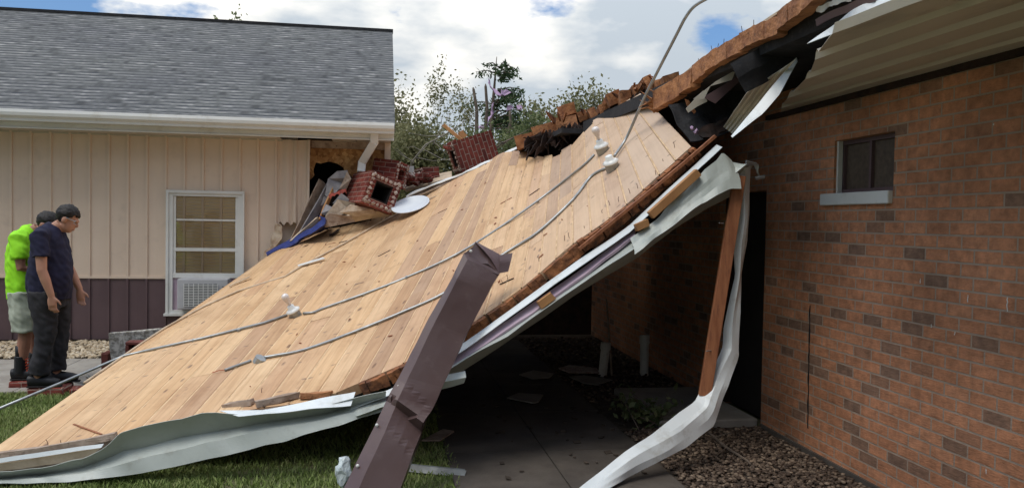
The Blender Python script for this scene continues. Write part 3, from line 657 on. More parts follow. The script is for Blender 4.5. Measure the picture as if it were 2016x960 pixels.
# vertical control joint / crack in the brick
c0, c1 = atx(1595, 600, BX), atx(1591, 842, BX)
bm = bmesh.new(); q = [V((BX - .002, c0.y + (c1.y - c0.y) * k / 24 + random.uniform(-.004, .004), c0.z + (c1.z - c0.z) * k / 24)) for k in range(25)]
tube(bm, q, [random.uniform(.003, .008) for _ in q], 5); obj('wall_crack', bm, 'dark', bb)
for x, y, l in ((1812, 548, 9), (1906, 580, 14), (1984, 585, 28), (1834, 638, 6), (1880, 652, 7), (1942, 922, 10), (1957, 243, 3)):
    a = atx(x, y, BX); b = atx(x, y + l, BX); bm = bmesh.new()     # drips of old white paint on the bricks
    tube(bm, [V((BX - .0005, a.y + random.uniform(-.003, .003), a.z + (b.z - a.z) * k / 6)) for k in range(7)], [random.uniform(.001, .004) for k in range(7)], 5); obj('paint_drip', bm, 'trim', bb)
# eave soffit: ribs run along the wall, torn at a slant at the far end
prof = []; x = 2.08
sec = [(2.15, .04), (2.17, .0), (2.2, .0), (2.34, .0), (2.37, .03), (2.40, .03), (2.43, 0), (2.58, 0), (2.61, .022), (2.64, .022), (2.67, 0), (2.82, 0), (2.85, .022), (2.88, .022), (2.91, 0), (3.05, 0), (3.07, .02), (3.1, .02), (3.12, 0), (3.255, .0)]
rows = []
for k in range(29):
    u = k / 28
    r = []
    for x, dz_ in sec:
        yend = 3.5 + (x - 2.15) * 2.4 + .05 * math.sin(x * 9)
        y = -1.5 + (yend + 1.5) * u
        sag = .02 * math.sin(y * 1.3 + x) * (1 - (x - 2.08) / 1.2)
        r.append(V((x, y, SZ + .02 + dz_ + sag)))
    rows.append(r)
obj('eave_soffit', grid_mesh(rows, .004, 3, .003), 'eave', bb)
bm = bmesh.new(); box(bm, (BX - .04, -1.5, SZ - .02), (BX - .003, 6.3, SZ + .018)); obj('frieze_board', bm, 'darkwood', bb)
bm = bmesh.new(); box(bm, (2.42, -1.5, 2.86), (9, 9.4, 2.98)); box(bm, (8.8, -1.5, 0), (9, 12, 2.86)); box(bm, (BX + .2, -2, 0), (8.8, -1.9, 2.86)); box(bm, (BX + .2, 12, 0), (8.8, 12.1, 2.86)); box(bm, (2.15, 9.4, 2.84), (9, 12.1, 2.9)); obj('roof_slab', bm, 'black', bb)  # last box added over the rear passage to shut out sky light
# ================================================================== FALLEN ROOF
PAIRS = [(-45, 903, 5.62, 505, 520, 11.5), (20, 893, 5.62, 535, 497, 11.5), (100, 884, 5.62, 565, 476, 11.5), (180, 868, 5.62, 605, 458, 11.5), (260, 850, 5.62, 640, 452, 11.5), (360, 830, 5.62, 692, 442, 11.5),
         (500, 804, 5.62, 785, 412, 11.5), (620, 787, 5.62, 893, 350, 11.45), (735, 741, 5.62, 962, 317, 11.4), (825, 700, 5.62, 990, 300, 11.3), (900, 654, 5.62, 1020, 298, 10.9), (975, 605, 5.61, 1050, 306, 10.5),
         (1045, 552, 5.6, 1080, 308, 10.0), (1116, 490, 5.6, 1117, 292, 9.4), (1146, 467, 5.6, 1141, 270, 9.1), (1184, 442, 5.6, 1157, 247, 8.9), (1217, 416, 5.6, 1178, 234, 8.7),
         (1255, 384, 5.6, 1197, 224, 8.5), (1289, 352, 5.6, 1219, 209, 8.3), (1326, 320, 5.6, 1236, 196, 8.1), (1362, 288, 5.6, 1259, 181, 7.9)]
FP = [at(a, b, c) for a, b, c, *_ in PAIRS]; BP = [at(d, e, f) for *_, d, e, f in PAIRS]
FP = [V((p.x, p.y, max(p.z, .06))) for p in FP]
Fd = cr(FP, 8); Bd = cr(BP, 8)
S_ = [0]
for a, b in zip(Fd, Fd[1:]): S_.append(S_[-1] + (b - a).length)
LEN = S_[-1]
def edge(s):
    q = s * LEN; i = 0
    while i < len(Fd) - 2 and S_[i + 1] < q: i += 1
    u = (q - S_[i]) / max(1e-9, S_[i + 1] - S_[i]); return Fd[i].lerp(Fd[i + 1], u), Bd[i].lerp(Bd[i + 1], u)
def sag(s, t): return -.05 * math.sin(math.pi * t) * math.sin(math.pi * min(1, s * 1.1))
def surf(s, t):
    f, b = edge(s); p = f.lerp(b, t); p.z += sag(s, t); return p
def snrm(s, t):
    e = .01; du = surf(min(1, s + e), t) - surf(max(0, s - e), t); dv = surf(s, t + .02) - surf(s, t - .02)
    return du.cross(dv).normalized()
NP = 33
fallen = thing('fallen_roof', FP[0], 'collapsed wooden plank canopy roof sloping from the brick building down to the lawn', 'roof')
vb = []; fb = []; tone = []; uvl = []
bmd = bmesh.new(); uvd = bmd.loops.layers.uv.new('UVMap'); tl = bmd.loops.layers.float_color.new('tone')
bmg = bmesh.new()
for i in range(NP):
    s0 = i / NP; s1 = (i + 1) / NP
    L_ = (surf((s0 + s1) / 2, 1) - surf((s0 + s1) / 2, 0)).length
    cuts = [0.0]; t = random.uniform(.12, .6)
    while t < .95: cuts.append(t); t += random.uniform(.35, .75)
    tend = 1.0 + (random.uniform(-.035, .03) if s0 > .55 else random.uniform(-.005, .005))
    cuts.append(tend)
    for ta, tb in zip(cuts, cuts[1:]):
        w = random.random(); w2 = random.random(); wx = max(0, min(.75, (s0 - .62) * 2.4)) * random.uniform(.6, 1) + random.uniform(0, .12)
        off = random.uniform(-.0015, .003); nseg = max(2, int((tb - ta) * 14)); gap = .0045
        wd = (surf(s1, ta) - surf(s0, ta)).length; e = gap / wd / NP; c = e + .007 / wd / NP
        rings = []
        for k in range(nseg + 1):
            t = ta + (tb - ta) * k / nseg
            if k == 0 and ta > 0: t += .0006
            n = snrm((s0 + s1) / 2, t)
            ring = [surf(s0 + e, t) - n * .075, surf(s0 + e, t) + n * (off - .006), surf(s0 + c, t) + n * off, surf(s1 - c, t) + n * off, surf(s1 - e, t) + n * (off - .006), surf(s1 - e, t) - n * .075]
            rings.append(([bmd.verts.new(p) for p in ring], t))
        def setf(f, U):
            for lp, u in zip(f.loops, U): lp[uvd].uv = u; lp[tl] = (w, w2, wx, 1)
        ux = [0, 0, .007, wd - .007, wd, wd]
        for (A, t0), (B, t1) in zip(rings, rings[1:]):
            for k in range(6):
                k2 = (k + 1) % 6; f = bmd.faces.new((A[k], A[k2], B[k2], B[k]))
                setf(f, [(ux[k], t0 * L_), (ux[k2], t0 * L_), (ux[k2], t1 * L_), (ux[k], t1 * L_)])
        for A, t in (rings[0], rings[-1]):
            f = bmd.faces.new(A if t == rings[-1][1] else A[::-1]); setf(f, [(ux[k], t * L_) for k in range(6)])
    if i:
        rows = []
        for k in range(15):
            t = k / 14 * .985 + .002; n = snrm(s0, t); q = surf(s0, t); w_ = (surf(s1, t) - q).normalized(); hi = n * (.0035 if s0 > .5 else -.002)
            rows.append((bmg.verts.new(q - w_ * .002 + hi), bmg.verts.new(q + w_ * .0095 + hi), bmg.verts.new(q + w_ * .0095 - n * .02), bmg.verts.new(q - w_ * .002 - n * .02)))
        for a, b in zip(rows, rows[1:]):
            for j in range(4): bmg.faces.new((a[j], a[(j + 1) % 4], b[(j + 1) % 4], b[j]))
deck = obj('plank_deck', bmd, 'deck', fallen, uv=False)
obj('plank_tongues', bmg, 'groove', fallen, uv=False)
# dark roofing on the hidden side
rows = [[surf(k / 30, t / 12) - snrm(k / 30, t / 12) * .082 for k in range(31)] for t in range(13)]
obj('roofing_underside', grid_mesh(rows, 0, 1, .008), 'black', fallen)
bvh = BVHTree.FromPolygons([v.co[:] for v in deck.data.vertices], [p.vertices[:] for p in deck.data.polygons])
def dk(x, y, off=.0, Yfall=8):
    h = bvh.ray_cast(EYE, ray(x, y))
    if h[0] is None: return at(x, y, Yfall)
    n = h[1] if h[1].z > 0 else -h[1]; return h[0] + n * off
def dkn(x, y):
    h = bvh.ray_cast(EYE, ray(x, y)); n = h[1] if h[1] is not None else V((0, 0, 1)); return n if n.z > 0 else -n
# rotten front beam under the plank ends
bm = bmesh.new(); s = .455
while s < .998:
    s2 = min(.999, s + random.uniform(.03, .06)); A = surf(s, 0); B = surf(s2, 0); d = (B - A).normalized(); n = snrm((s + s2) / 2, 0.01)
    for k in range(4):
        a = A.lerp(B, k / 4 + .0); b = A.lerp(B, (k + 1) / 4 - .004)
        o1 = -n * (.05 + random.uniform(-.004, .004)) + V((0, -.028 + random.uniform(-.006, .006), 0)); beam(bm, a + o1, b + o1, .085 + random.uniform(-.008, .006), .05, n, .006)
    s = s2 + .003
bmesh.ops.subdivide_edges(bm, edges=bm.edges[:], cuts=2, use_grid_fill=True)
for v in bm.verts: v.co += noise.noise_vector(v.co * 26) * .008
obj('rotten_front_beam', bm, 'rot', fallen)
# front face of the deck left of it
def ln(l, Y): return [at(x, y, Y) for x, y in l]
def lz(l):
    o = []
    for x, y, Y in l:
        p = at(x, y, Y)
        if p.z < .015: p = gnd(x, y, .015)
        o.append(p)
    return o
ribbon('plank_end_face', [lz([(-60, 905, 5.6), (100, 885, 5.6), (260, 851, 5.6), (440, 817, 5.6), (640, 786, 5.6)]), lz([(-60, 935, 5.59), (100, 918, 5.59), (260, 885, 5.59), (440, 850, 5.59), (640, 815, 5.59)])], 'greyboard', fallen, 30, 2, .004, 9, .02)
# loose split blocks and grey lip boards along the front edge
for k, (l, m) in enumerate([(((437, 800), (498, 794)), 'greyboard'), (((505, 799), (588, 780)), 'greyboard'), (((592, 783), (652, 776)), 'orange')]):
    bm = bmesh.new(); a, b = dk(*l[0], .02), dk(*l[1], .02); a.y -= .02; b.y -= .02; beam(bm, a, b, .04, .045, (0, 0, 1), .012); bmesh.ops.subdivide_edges(bm, edges=bm.edges[:], cuts=3, use_grid_fill=True)
    for v in bm.verts: v.co += noise.noise_vector(v.co * 22) * .008
    obj('split_edge_block', bm, m, fallen)
bm = bmesh.new(); q = [at(-30, 899, 5.57), at(80, 886, 5.57), at(170, 870, 5.57), at(228, 856, 5.57)]
for a, b in zip(q, q[1:]): beam(bm, a, b, .045, .05, (0, 0, 1), .004)
bmesh.ops.subdivide_edges(bm, edges=bm.edges[:], cuts=2, use_grid_fill=True)
for v in bm.verts: v.co += noise.noise_vector(v.co * 18) * .008
obj('weathered_edge_board', bm, 'greyboard', fallen)
ribbon('drip_edge', [lz([(-60, 912, 5.53), (0, 902, 5.53), (100, 886, 5.53), (205, 872, 5.53)]), lz([(-60, 921, 5.52), (0, 911, 5.52), (100, 895, 5.52), (200, 880, 5.52)])], 'whitemetal', fallen, 20, 2, .003, 6, .006)
ribbon('flaking_fascia', [lz([(-60, 921, 5.55), (0, 911, 5.55), (100, 895, 5.55), (200, 880, 5.55)]), lz([(-60, 935, 5.56), (0, 926, 5.56), (100, 912, 5.56), (175, 900, 5.56)])], 'paleplank', fallen, 20, 2, .006, 9, .01)
# long metal wrap at the low end: lip, fold, fold, hem
top = [(-70, 935, 5.5), (0, 926, 5.5), (80, 920, 5.5), (165, 901, 5.5), (200, 882, 5.47), (236, 853, 5.46), (276, 841, 5.46), (345, 824, 5.46), (402, 812, 5.46), (430, 809, 5.46), (470, 816, 5.46), (560, 812, 5.46), (640, 797, 5.46), (700, 781, 5.46), (760, 768, 5.46)]
m1 = [(-70, 948, 5.44), (0, 940, 5.44), (80, 934, 5.44), (165, 918, 5.44), (205, 902, 5.41), (250, 886, 5.4), (300, 876, 5.4), (360, 862, 5.4), (410, 851, 5.4), (440, 845, 5.4), (480, 838, 5.4), (560, 826, 5.4), (640, 813, 5.4), (700, 800, 5.4), (760, 784, 5.4)]
m2 = [(-70, 955, 5.42), (0, 946, 5.42), (80, 941, 5.42), (165, 930, 5.42), (215, 918, 5.43), (260, 908, 5.43), (310, 895, 5.43), (370, 880, 5.43), (420, 869, 5.43), (450, 862, 5.43), (490, 853, 5.43), (560, 839, 5.43), (640, 824, 5.43), (700, 808, 5.43), (760, 792, 5.43)]
m3 = [(-70, 960, 5.38), (0, 952, 5.38), (90, 950, 5.38), (165, 944, 5.38), (220, 938, 5.36), (280, 930, 5.36), (340, 919, 5.36), (400, 905, 5.36), (450, 893, 5.36), (500, 881, 5.36), (560, 867, 5.36), (620, 850, 5.36), (680, 832, 5.36), (740, 814, 5.36), (790, 799, 5.36)]
ribbon('metal_wrap', [lz([(x, y, 5.40) for x, y, _ in top]), lz([(x, y, 5.50) for x, y, _ in m1]), lz([(x, y, 5.40) for x, y, _ in m2]), lz([(x, y, 5.37) for x, y, _ in m3])], 'sagemetal', fallen, 90, 4, .003, 6, .003, cre=.009, step=4)
ribbon('bright_lip', [lz([(432, 809, 5.46), (520, 806, 5.46), (600, 792, 5.46), (700, 770, 5.46)]), lz([(470, 820, 5.37), (540, 815, 5.37), (610, 806, 5.37), (690, 797, 5.37)])], 'whitemetal', fallen, 24, 2, .002, 6, .003, cre=.008, step=5)
# trims along the rising part of the front edge
JT = [(690, 795), (779, 757), (905, 678), (925, 664), (1087, 547), (1240, 440), (1330, 357), (1412, 281)]
JB = [(690, 808), (779, 776), (905, 697), (930, 680), (1087, 566), (1240, 460), (1338, 370), (1422, 292)]
ribbon('white_drip_trim', [ln([(x, y + 3) for x, y in JT], 5.53), ln([(x, y - 2) for x, y in JB], 5.45)], 'whitemetal', fallen, 60, 3, .002, 6, .004, cre=.007, step=5)
bm = bmesh.new(); q = [at(x, y, 5.525) for x, y in ((1140, 490), (1210, 433), (1290, 368), (1350, 318), (1408, 268))]
for a, b in zip(q, q[1:]): beam(bm, a, b, .022, .03, (0, 0, 1))
obj('brown_batten', bm, 'redwood', fallen)
PT = [(690, 803), (779, 772), (946, 668), (1060, 590), (1150, 528), (1252, 452)]; PB = [(690, 814), (779, 790), (946, 688), (1060, 610), (1150, 545), (1252, 466)]
ribbon('dark_gap_strip', [ln([(x, y + 4) for x, y in JT], 5.6), ln([(x, y + 20) for x, y in JB], 5.66)], 'darkwood', fallen, 40, 2, .003, 5, .01)  # dark strip added behind the trims so their gaps look shaded
ribbon('pink_foam_strip', [ln([(x, y + 3) for x, y in PT], 5.53), ln([(x, y + 1) for x, y in PB], 5.46)], 'pink', fallen, 50, 2, .005, 7, .02)
LT = [(690, 812), (779, 786), (900, 708), (1000, 648), (1062, 603), (1150, 540), (1240, 476), (1290, 440), (1360, 378), (1424, 312), (1452, 318)]
LM = [(700, 816), (779, 792), (900, 716), (1000, 656), (1080, 600), (1160, 545), (1250, 486), (1300, 450), (1380, 385), (1440, 345), (1470, 322)]
LB = [(705, 822), (779, 802), (900, 737), (1000, 672), (1087, 614), (1165, 562), (1250, 508), (1320, 455), (1400, 405), (1452, 380), (1482, 325)]
ribbon('lower_metal_wrap', [ln([(x, y + 3) for x, y in LT], 5.5), ln([(x, y + 2) for x, y in LM], 5.38), ln(LB, 5.62)], 'sagemetal', fallen, 80, 3, .004, 6, .003, cre=.016, step=6)
UT = [(1240, 470), (1300, 425), (1360, 362), (1420, 302), (1440, 318)]; UB = [(1250, 500), (1310, 456), (1380, 400), (1440, 372), (1458, 372)]
ribbon('crumpled_white_sheet', [ln(UT, 5.43), ln([(1246, 484), (1306, 440), (1372, 384), (1434, 335), (1452, 340)], 5.39), ln(UB, 5.34)], 'sagemetal', fallen, 50, 4, .003, 6, .003, cre=.013, step=5)
ribbon('torn_end_flap', [ln([(868, 740), (890, 735), (916, 730)], 5.35), ln([(866, 752), (890, 748), (917, 742)], 5.3), ln([(864, 766), (890, 760), (913, 753)], 5.32)], 'sagemetal', fallen, 12, 3, .004, 8, .003)
bm = bmesh.new(); beam(bm, at(1280, 424, 5.40), at(1374, 339, 5.40), .06, .05, (0, 0, 1)); bevel(bm, .003, 1); obj('loose_blocking', bm, 'lumber', fallen)
bm = bmesh.new(); beam(bm, at(1062, 600, 5.42), at(1088, 581, 5.42), .055, .05, (0, 0, 1), .008); obj('loose_blocking', bm, 'lumber', fallen)
bm = bmesh.new(); beam(bm, at(1250, 449, 5.42), at(1276, 437, 5.42), .05, .05, (0, 0, 1), .008); obj('loose_blocking', bm, 'lumber', fallen)
# torn strips of roll roofing and wood along the far edge
for yo, m, w, dz_ in ((0, 'greyboard', 8, .03), (-1, 'trim', 2.2, .04), (5, 'paleplank', 4, .04)):
    l = [(800, 388), (850, 366), (905, 346), (960, 320), (1010, 297), (1040, 281)]
    ribbon('torn_edge_strip', [[at(x, y + yo, 11.42) + V((0, 0, dz_ * .3)) for x, y in l], [at(x, y + yo + w, 11.3) for x, y in l]], m, fallen, 26, 2, .02, 5, .012, seed=yo)
# nails sticking up
for x, y in ((1290, 345), (1255, 372), (1217, 398), (1327, 292), (1150, 450), (1185, 420), (988, 560), (1000, 552), (1060, 515), (1110, 475), (95, 878), (118, 880), (515, 773), (910, 625), (1120, 470), (1240, 382), (1200, 405), (1305, 318)):
    p = dk(x, y); n = dkn(x, y); bm = bmesh.new(); d = (n + V((random.uniform(-.4, .4), random.uniform(-.3, .3), random.uniform(0, .3)))).normalized()
    d = V((random.uniform(-.25, .25), 0, 1)); hl = random.uniform(.02, .05); tube(bm, [p - n * .01, p + d * hl * .6, p + d * hl + V((random.uniform(-.01, .01), 0, 0))], .0022, 5); obj('nail', bm, 'nail', fallen)
# chips and raised splinters on the deck surface
def chip(l, m, h=.012, w=None, name='raised_splinter', jag=.01):
    bm = bmesh.new(); a = dk(*l[0], h * .7); b = dk(*l[1], h * .7); n = dkn(*l[0]); beam(bm, a, b, w or .03, h, n.cross(b - a), jag); return obj(name, bm, m, fallen)
for l in (((590, 490), (606, 483)), ((668, 478), (685, 474)), ((985, 402), (1007, 390)), ((1043, 385), (1062, 372)), ((640, 483), (660, 478)), ((745, 505), (770, 492)), ((800, 455), (816, 446)), ((145, 835), (200, 855)), ((862, 420), (880, 412)), ((985, 560), (1012, 548)), ((700, 560), (716, 556))):
    chip(l, random.choice(['redwood', 'greyboard', 'darkwood']), .006, .012)
# ---------------------------------------------------------------- standing rear part of the plank roof with broken ends
rear = thing('broken_roof_edge', at(1180, 230, 9.6), 'standing remains of the plank roof with splintered orange beam ends above the dark tear', 'roof')
ends = [(1015, 268, 1062, 10.6, 26), (1050, 250, 1100, 10.5, 34), (1095, 232, 1140, 10.3, 30), (1100, 210, 1135, 10.1, 22), (1138, 222, 1160, 10.0, 20), (1160, 214, 1178, 9.8, 22), (1180, 206, 1203, 9.6, 22), (1198, 184, 1225, 9.3, 26), (1222, 178, 1246, 9.0, 30), (1246, 168, 1272, 8.7, 24), (1272, 150, 1290, 8.5, 34), (1290, 158, 1318, 8.2, 24), (1306, 150, 1340, 7.9, 20)]
for x0, y, x1, Y, h in ends:
    x1 -= 3; y1 = y - (x1 - x0) * random.uniform(.1, .45); Y += random.uniform(-.25, .25)
    a = at(x0, y + h / 2, Y); b = at(x1, y1 + h / 2, Y); hh = h / FPX * Y * 1.0
    L2 = random.uniform(1.3, 1.8); dirv = V((.24, 1, .05)).normalized() * L2
    bm = bmesh.new(); c = (a + b) / 2; w_ = (b - a).length
    s_, t_ = (b - a).normalized(), None
    up = dirv.cross(s_).normalized(); up = up if up.z > 0 else -up
    A = [bm.verts.new(c + s_ * i * w_ * .5 + up * j * hh * .5 + V((0, random.uniform(-.03, .03), 0))) for i, j in ((-1, -1), (1, -1), (1, 1), (-1, 1))]
    B = [bm.verts.new(v.co + dirv) for v in A]
    bm.faces.new(A); bm.faces.new(B[::-1])
    for k in range(4): bm.faces.new((A[k], B[k], B[(k + 1) % 4], A[(k + 1) % 4]))
    bmesh.ops.subdivide_edges(bm, edges=bm.edges[:], cuts=3, use_grid_fill=True)
    for v in bm.verts: v.co += noise.noise_vector(v.co * 14) * .006
    obj('broken_beam_end', bm, 'orange', rear)
# dark underside and splinter fringe
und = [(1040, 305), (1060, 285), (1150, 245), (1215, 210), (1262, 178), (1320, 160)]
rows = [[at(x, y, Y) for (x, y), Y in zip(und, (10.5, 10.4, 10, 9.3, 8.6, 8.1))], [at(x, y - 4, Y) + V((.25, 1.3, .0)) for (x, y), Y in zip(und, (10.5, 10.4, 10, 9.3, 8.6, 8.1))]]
ribbon('dark_underside', rows, 'darkwood', rear, 24, 4, .04, 4, .03)
bm = bmesh.new()
for k in range(95):
    u = random.random(); x = 1045 + 95 * u; y = 282 - 26 * u + random.uniform(-16, 10); p = at(x, y, 10.25 - u * .6 + random.uniform(-.1, .15))
    d = V((random.uniform(-.5, .25), random.uniform(-.35, -.05), random.uniform(-.5, .02))) * random.uniform(.2, .62); s_ = frame(d)[0] * random.uniform(.012, .06)
    plate_bm(bm, [p - s_, p + s_, p + d * .55 + s_ * random.uniform(.3, 1), p + d, p + d * random.uniform(.4, .8) - s_ * random.uniform(.2, .9)], random.uniform(.006, .02))
obj('splinter_fringe', bm, 'darkwood', rear)
for k in range(14):
    u = random.random(); x = 1050 + 250 * u; y = 262 - 108 * u + random.uniform(-10, 8); p = at(x, y, 10.2 - u * 1.9); bm = bmesh.new(); d = V((random.uniform(-.5, .1), random.uniform(-.8, -.3), random.uniform(-.12, .3))) * random.uniform(.15, .4); s_ = frame(d)[0] * random.uniform(.015, .04)
    plate_bm(bm, [p - s_, p + s_, p + d * .7 + s_ * .5, p + d * 1.05, p + d * .6 - s_ * .7], .02); obj('splintered_board', bm, 'orange' if k % 2 else 'rot', rear)
# dark sheet standing in for the shaded cavity between rear part and deck
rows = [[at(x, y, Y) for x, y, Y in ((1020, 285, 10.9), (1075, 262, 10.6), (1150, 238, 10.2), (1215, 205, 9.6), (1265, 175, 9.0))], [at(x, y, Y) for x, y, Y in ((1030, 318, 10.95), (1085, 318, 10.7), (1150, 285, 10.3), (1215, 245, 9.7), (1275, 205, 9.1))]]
ribbon('dark_tear_sheet', rows, 'black', rear, 24, 5, .05, 3, .01)
# ---------------------------------------------------------------- broken hinge line along the brick building
hin = thing('broken_roof_beam', at(1450, 110, 5.2), 'long splintered orange beam along the brick eave, cracked into blocks, nails on top', 'beam')
hp = [(1292, 200, 6.55), (1345, 168, 6.1), (1395, 128, 5.6), (1440, 100, 5.2), (1490, 72, 4.8), (1540, 44, 4.45), (1590, 5, 4.05), (1660, -60, 3.55)]
hw = [38, 37, 34, 34, 36, 38, 40, 42]
HQ = []
for (q0, w0_), (q1, w1_) in zip(zip(hp, hw), zip(hp[1:], hw[1:])): HQ += [(q0, w0_), (tuple((a + b) / 2 for a, b in zip(q0, q1)), (w0_ + w1_) / 2)] if random.random() < .6 else [(q0, w0_)]
HQ.append((hp[-1], hw[-1])); hp = [q for q, _ in HQ]; hw = [w for _, w in HQ]
H = [at(*q) for q in hp]
bm = bmesh.new()
for i in range(len(H) - 1):
    a, b = H[i], H[i + 1]; hh = hw[i] / FPX * hp[i][2]
    d = (b - a); s_, t_ = frame(d, (0, 0, 1)); bmx = bmesh.new(); beam(bmx, a + d * .012 + V((0, 0, random.uniform(-.01, .01))), b - d * .04 + V((random.uniform(-.012, .012), 0, random.uniform(-.02, .02))), hh, .075, (0, 0, 1), .012)
    bmesh.ops.subdivide_edges(bmx, edges=bmx.edges[:], cuts=4, use_grid_fill=True)
    for v in bmx.verts: v.co += noise.noise_vector(v.co * 12) * .007 + noise.noise_vector(v.co * 45) * .003
    me = bpy.data.meshes.new('t'); bmx.to_mesh(me); bmx.free(); bm.from_mesh(me); bpy.data.meshes.remove(me)
obj('cracked_beam', bm, 'orange', hin)
bm = bmesh.new()
for k in range(16):
    p = at(1296 + random.uniform(-10, 14), 205 + random.uniform(-16, 16), 6.6); d = V((random.uniform(-.5, .1), random.uniform(-.3, .3), random.uniform(-.5, .3))) * .3
    tube(bm, [p, p + d], [.018, .002], 4)
obj('splinters', bm, 'orange', hin)
for i in range(9):
    u = random.random() * (len(H) - 2); k = int(u); p = H[k].lerp(H[k + 1], u - k) + V((0, 0, .05)); bm = bmesh.new(); tube(bm, [p, p + V((random.uniform(-.02, .02), 0, .07))], .0022, 5); obj('nail', bm, 'nail', hin)
rows = [[p + V((-.02, .02, hw[i] / FPX * hp[i][2] * .5 + .012)) for i, p in enumerate(H)], [p + V((.25, .06, hw[i] / FPX * hp[i][2] * .5 + .03)) for i, p in enumerate(H)]]
ribbon('roof_membrane', rows, 'paleplank', hin, 30, 2, .01, 5, .015)
# hanging black felt sheet
fs = thing('hanging_felt', at(1500, 130, 4.8), 'black roofing felt sheet hanging under the cracked orange beam', 'felt sheet')
ribbon('felt_sheet', [ln([(1436, 128), (1475, 105), (1520, 78), (1562, 56)], 4.85), ln([(1452, 152), (1492, 130), (1538, 104), (1578, 78)], 4.83), ln([(1468, 182), (1505, 163), (1560, 130), (1594, 96)], 4.85)], 'black', fs, 20, 5, .015, 7, .006)
# scraps in the tear at the eave
for l, Y, m, nm, lab in ([(1365, 195), (1410, 160), (1448, 138), (1440, 158), (1398, 170), (1385, 196)], 5.4, 'soffit', 'torn_soffit_scrap', 'cream torn soffit scrap hanging under the cracked beam, left of the black felt'), \
        ([(1350, 214), (1384, 178), (1392, 200), (1372, 210), (1355, 222)], 5.8, 'soffit', 'torn_soffit_scrap', 'small cream torn scrap at the splintered left end of the cracked beam'), \
        ([(1384, 192), (1450, 152), (1454, 162), (1408, 204)], 5.55, 'wainscot', 'loose_board', 'brown broken board tucked under the black felt sheet'), \
        ([(1348, 195), (1356, 198), (1370, 220), (1366, 224), (1352, 208)], 6.0, 'orange', 'wood_splinter', 'small dangling wood splinter under the beam end'):
    o = plate(nm, pts(l, Y), .006, m); tag(o, lab, 'scrap')
# dark torn layers filling the tear under the beam
fl = thing('torn_roof_layers', at(1400, 240, 6.1), 'dark heap of torn roofing layers in the gap between the fallen deck and the eave', 'debris')
ribbon('torn_layer', [ln([(1318, 208), (1400, 180), (1480, 165)], 6.2), ln([(1335, 240), (1400, 225), (1470, 215)], 6.1), ln([(1362, 282), (1400, 272), (1440, 262)], 5.95)], 'black', fl, 20, 6, .05, 5, .01)
ribbon('torn_layer', [ln([(1372, 262), (1400, 240), (1432, 232)], 5.85), ln([(1382, 276), (1410, 262), (1442, 256)], 5.8)], 'darkwood', fl, 14, 4, .04, 9, .02)
for x, y in ((1362, 252), (1370, 259), (1386, 268), (1407, 262)):
    bm = bmesh.new(); ball(bm, at(x, y, 5.9), (.022, .016, .022), 1)
    for v in bm.verts: v.co += noise.noise_vector(v.co * 40) * .02
    obj('insulation_crumb', bm, 'lilac', fl)
# dangling ribbed soffit and the white strips
ds = thing('dangling_soffit', at(1500, 200, 5.3), 'dark ribbed soffit sheet dangling from the torn eave with a white edge', 'soffit sheet')
rows = []
for k in range(17):
    u = k / 16; d = .02 * ((k // 2) % 2)
    a = at(1470 + 98 * u, 182 - 66 * u, 5.0 - u * .4 + d); b = at(1424 + 22 * u, 250 + 16 * u, 5.75 - u * .1 + d); rows.append([a.lerp(b, t / 6) for t in range(7)])
obj('ribbed_sheet', grid_mesh(rows, .004, 5, .003), 'eave', ds)
ribbon('white_edge', [ln([(1568, 114), (1520, 170), (1478, 222), (1440, 268)], 4.75), ln([(1570, 122), (1535, 185), (1500, 226), (1442, 271)], 4.7)], 'whitemetal', ds, 20, 3, .004, 6, .003)
cs = thing('curled_fascia_strip', at(1680, 40, 3.6), 'white curled fascia strip peeling off the eave above the ribbed soffit', 'fascia strip')
ribbon('strip', [[at(*q) for q in ((1588, 86, 3.9), (1630, 58, 3.8), (1668, 26, 3.65), (1700, 8, 3.5), (1780, -12, 3.2), (1900, -60, 2.8))], [at(*q) for q in ((1592, 84, 3.85), (1640, 66, 3.75), (1676, 44, 3.6), (1706, 20, 3.45), (1786, -4, 3.15), (1906, -50, 2.75))]], 'whitemetal', cs, 30, 3, .006, 6, .003)
ec = thing('eave_clutter', at(1640, 30, 3.7), 'broken brown fascia and torn pale scraps behind the curled white strip', 'debris')
ribbon('brown_fascia', [[at(*q) for q in ((1608, 38, 4.0), (1660, 12, 3.75), (1720, -12, 3.4))], [at(*q) for q in ((1612, 52, 4.0), (1664, 26, 3.75), (1724, 2, 3.4))]], 'wainscot', ec, 14, 3, .008, 6, .01)
ribbon('torn_trim', [[at(*q) for q in ((1604, 12, 4.0), (1640, 4, 3.8), (1672, -8, 3.6))], [at(*q) for q in ((1606, 24, 4.0), (1640, 14, 3.8), (1676, 2, 3.6))]], 'whitemetal', ec, 14, 3, .02, 12, .004)
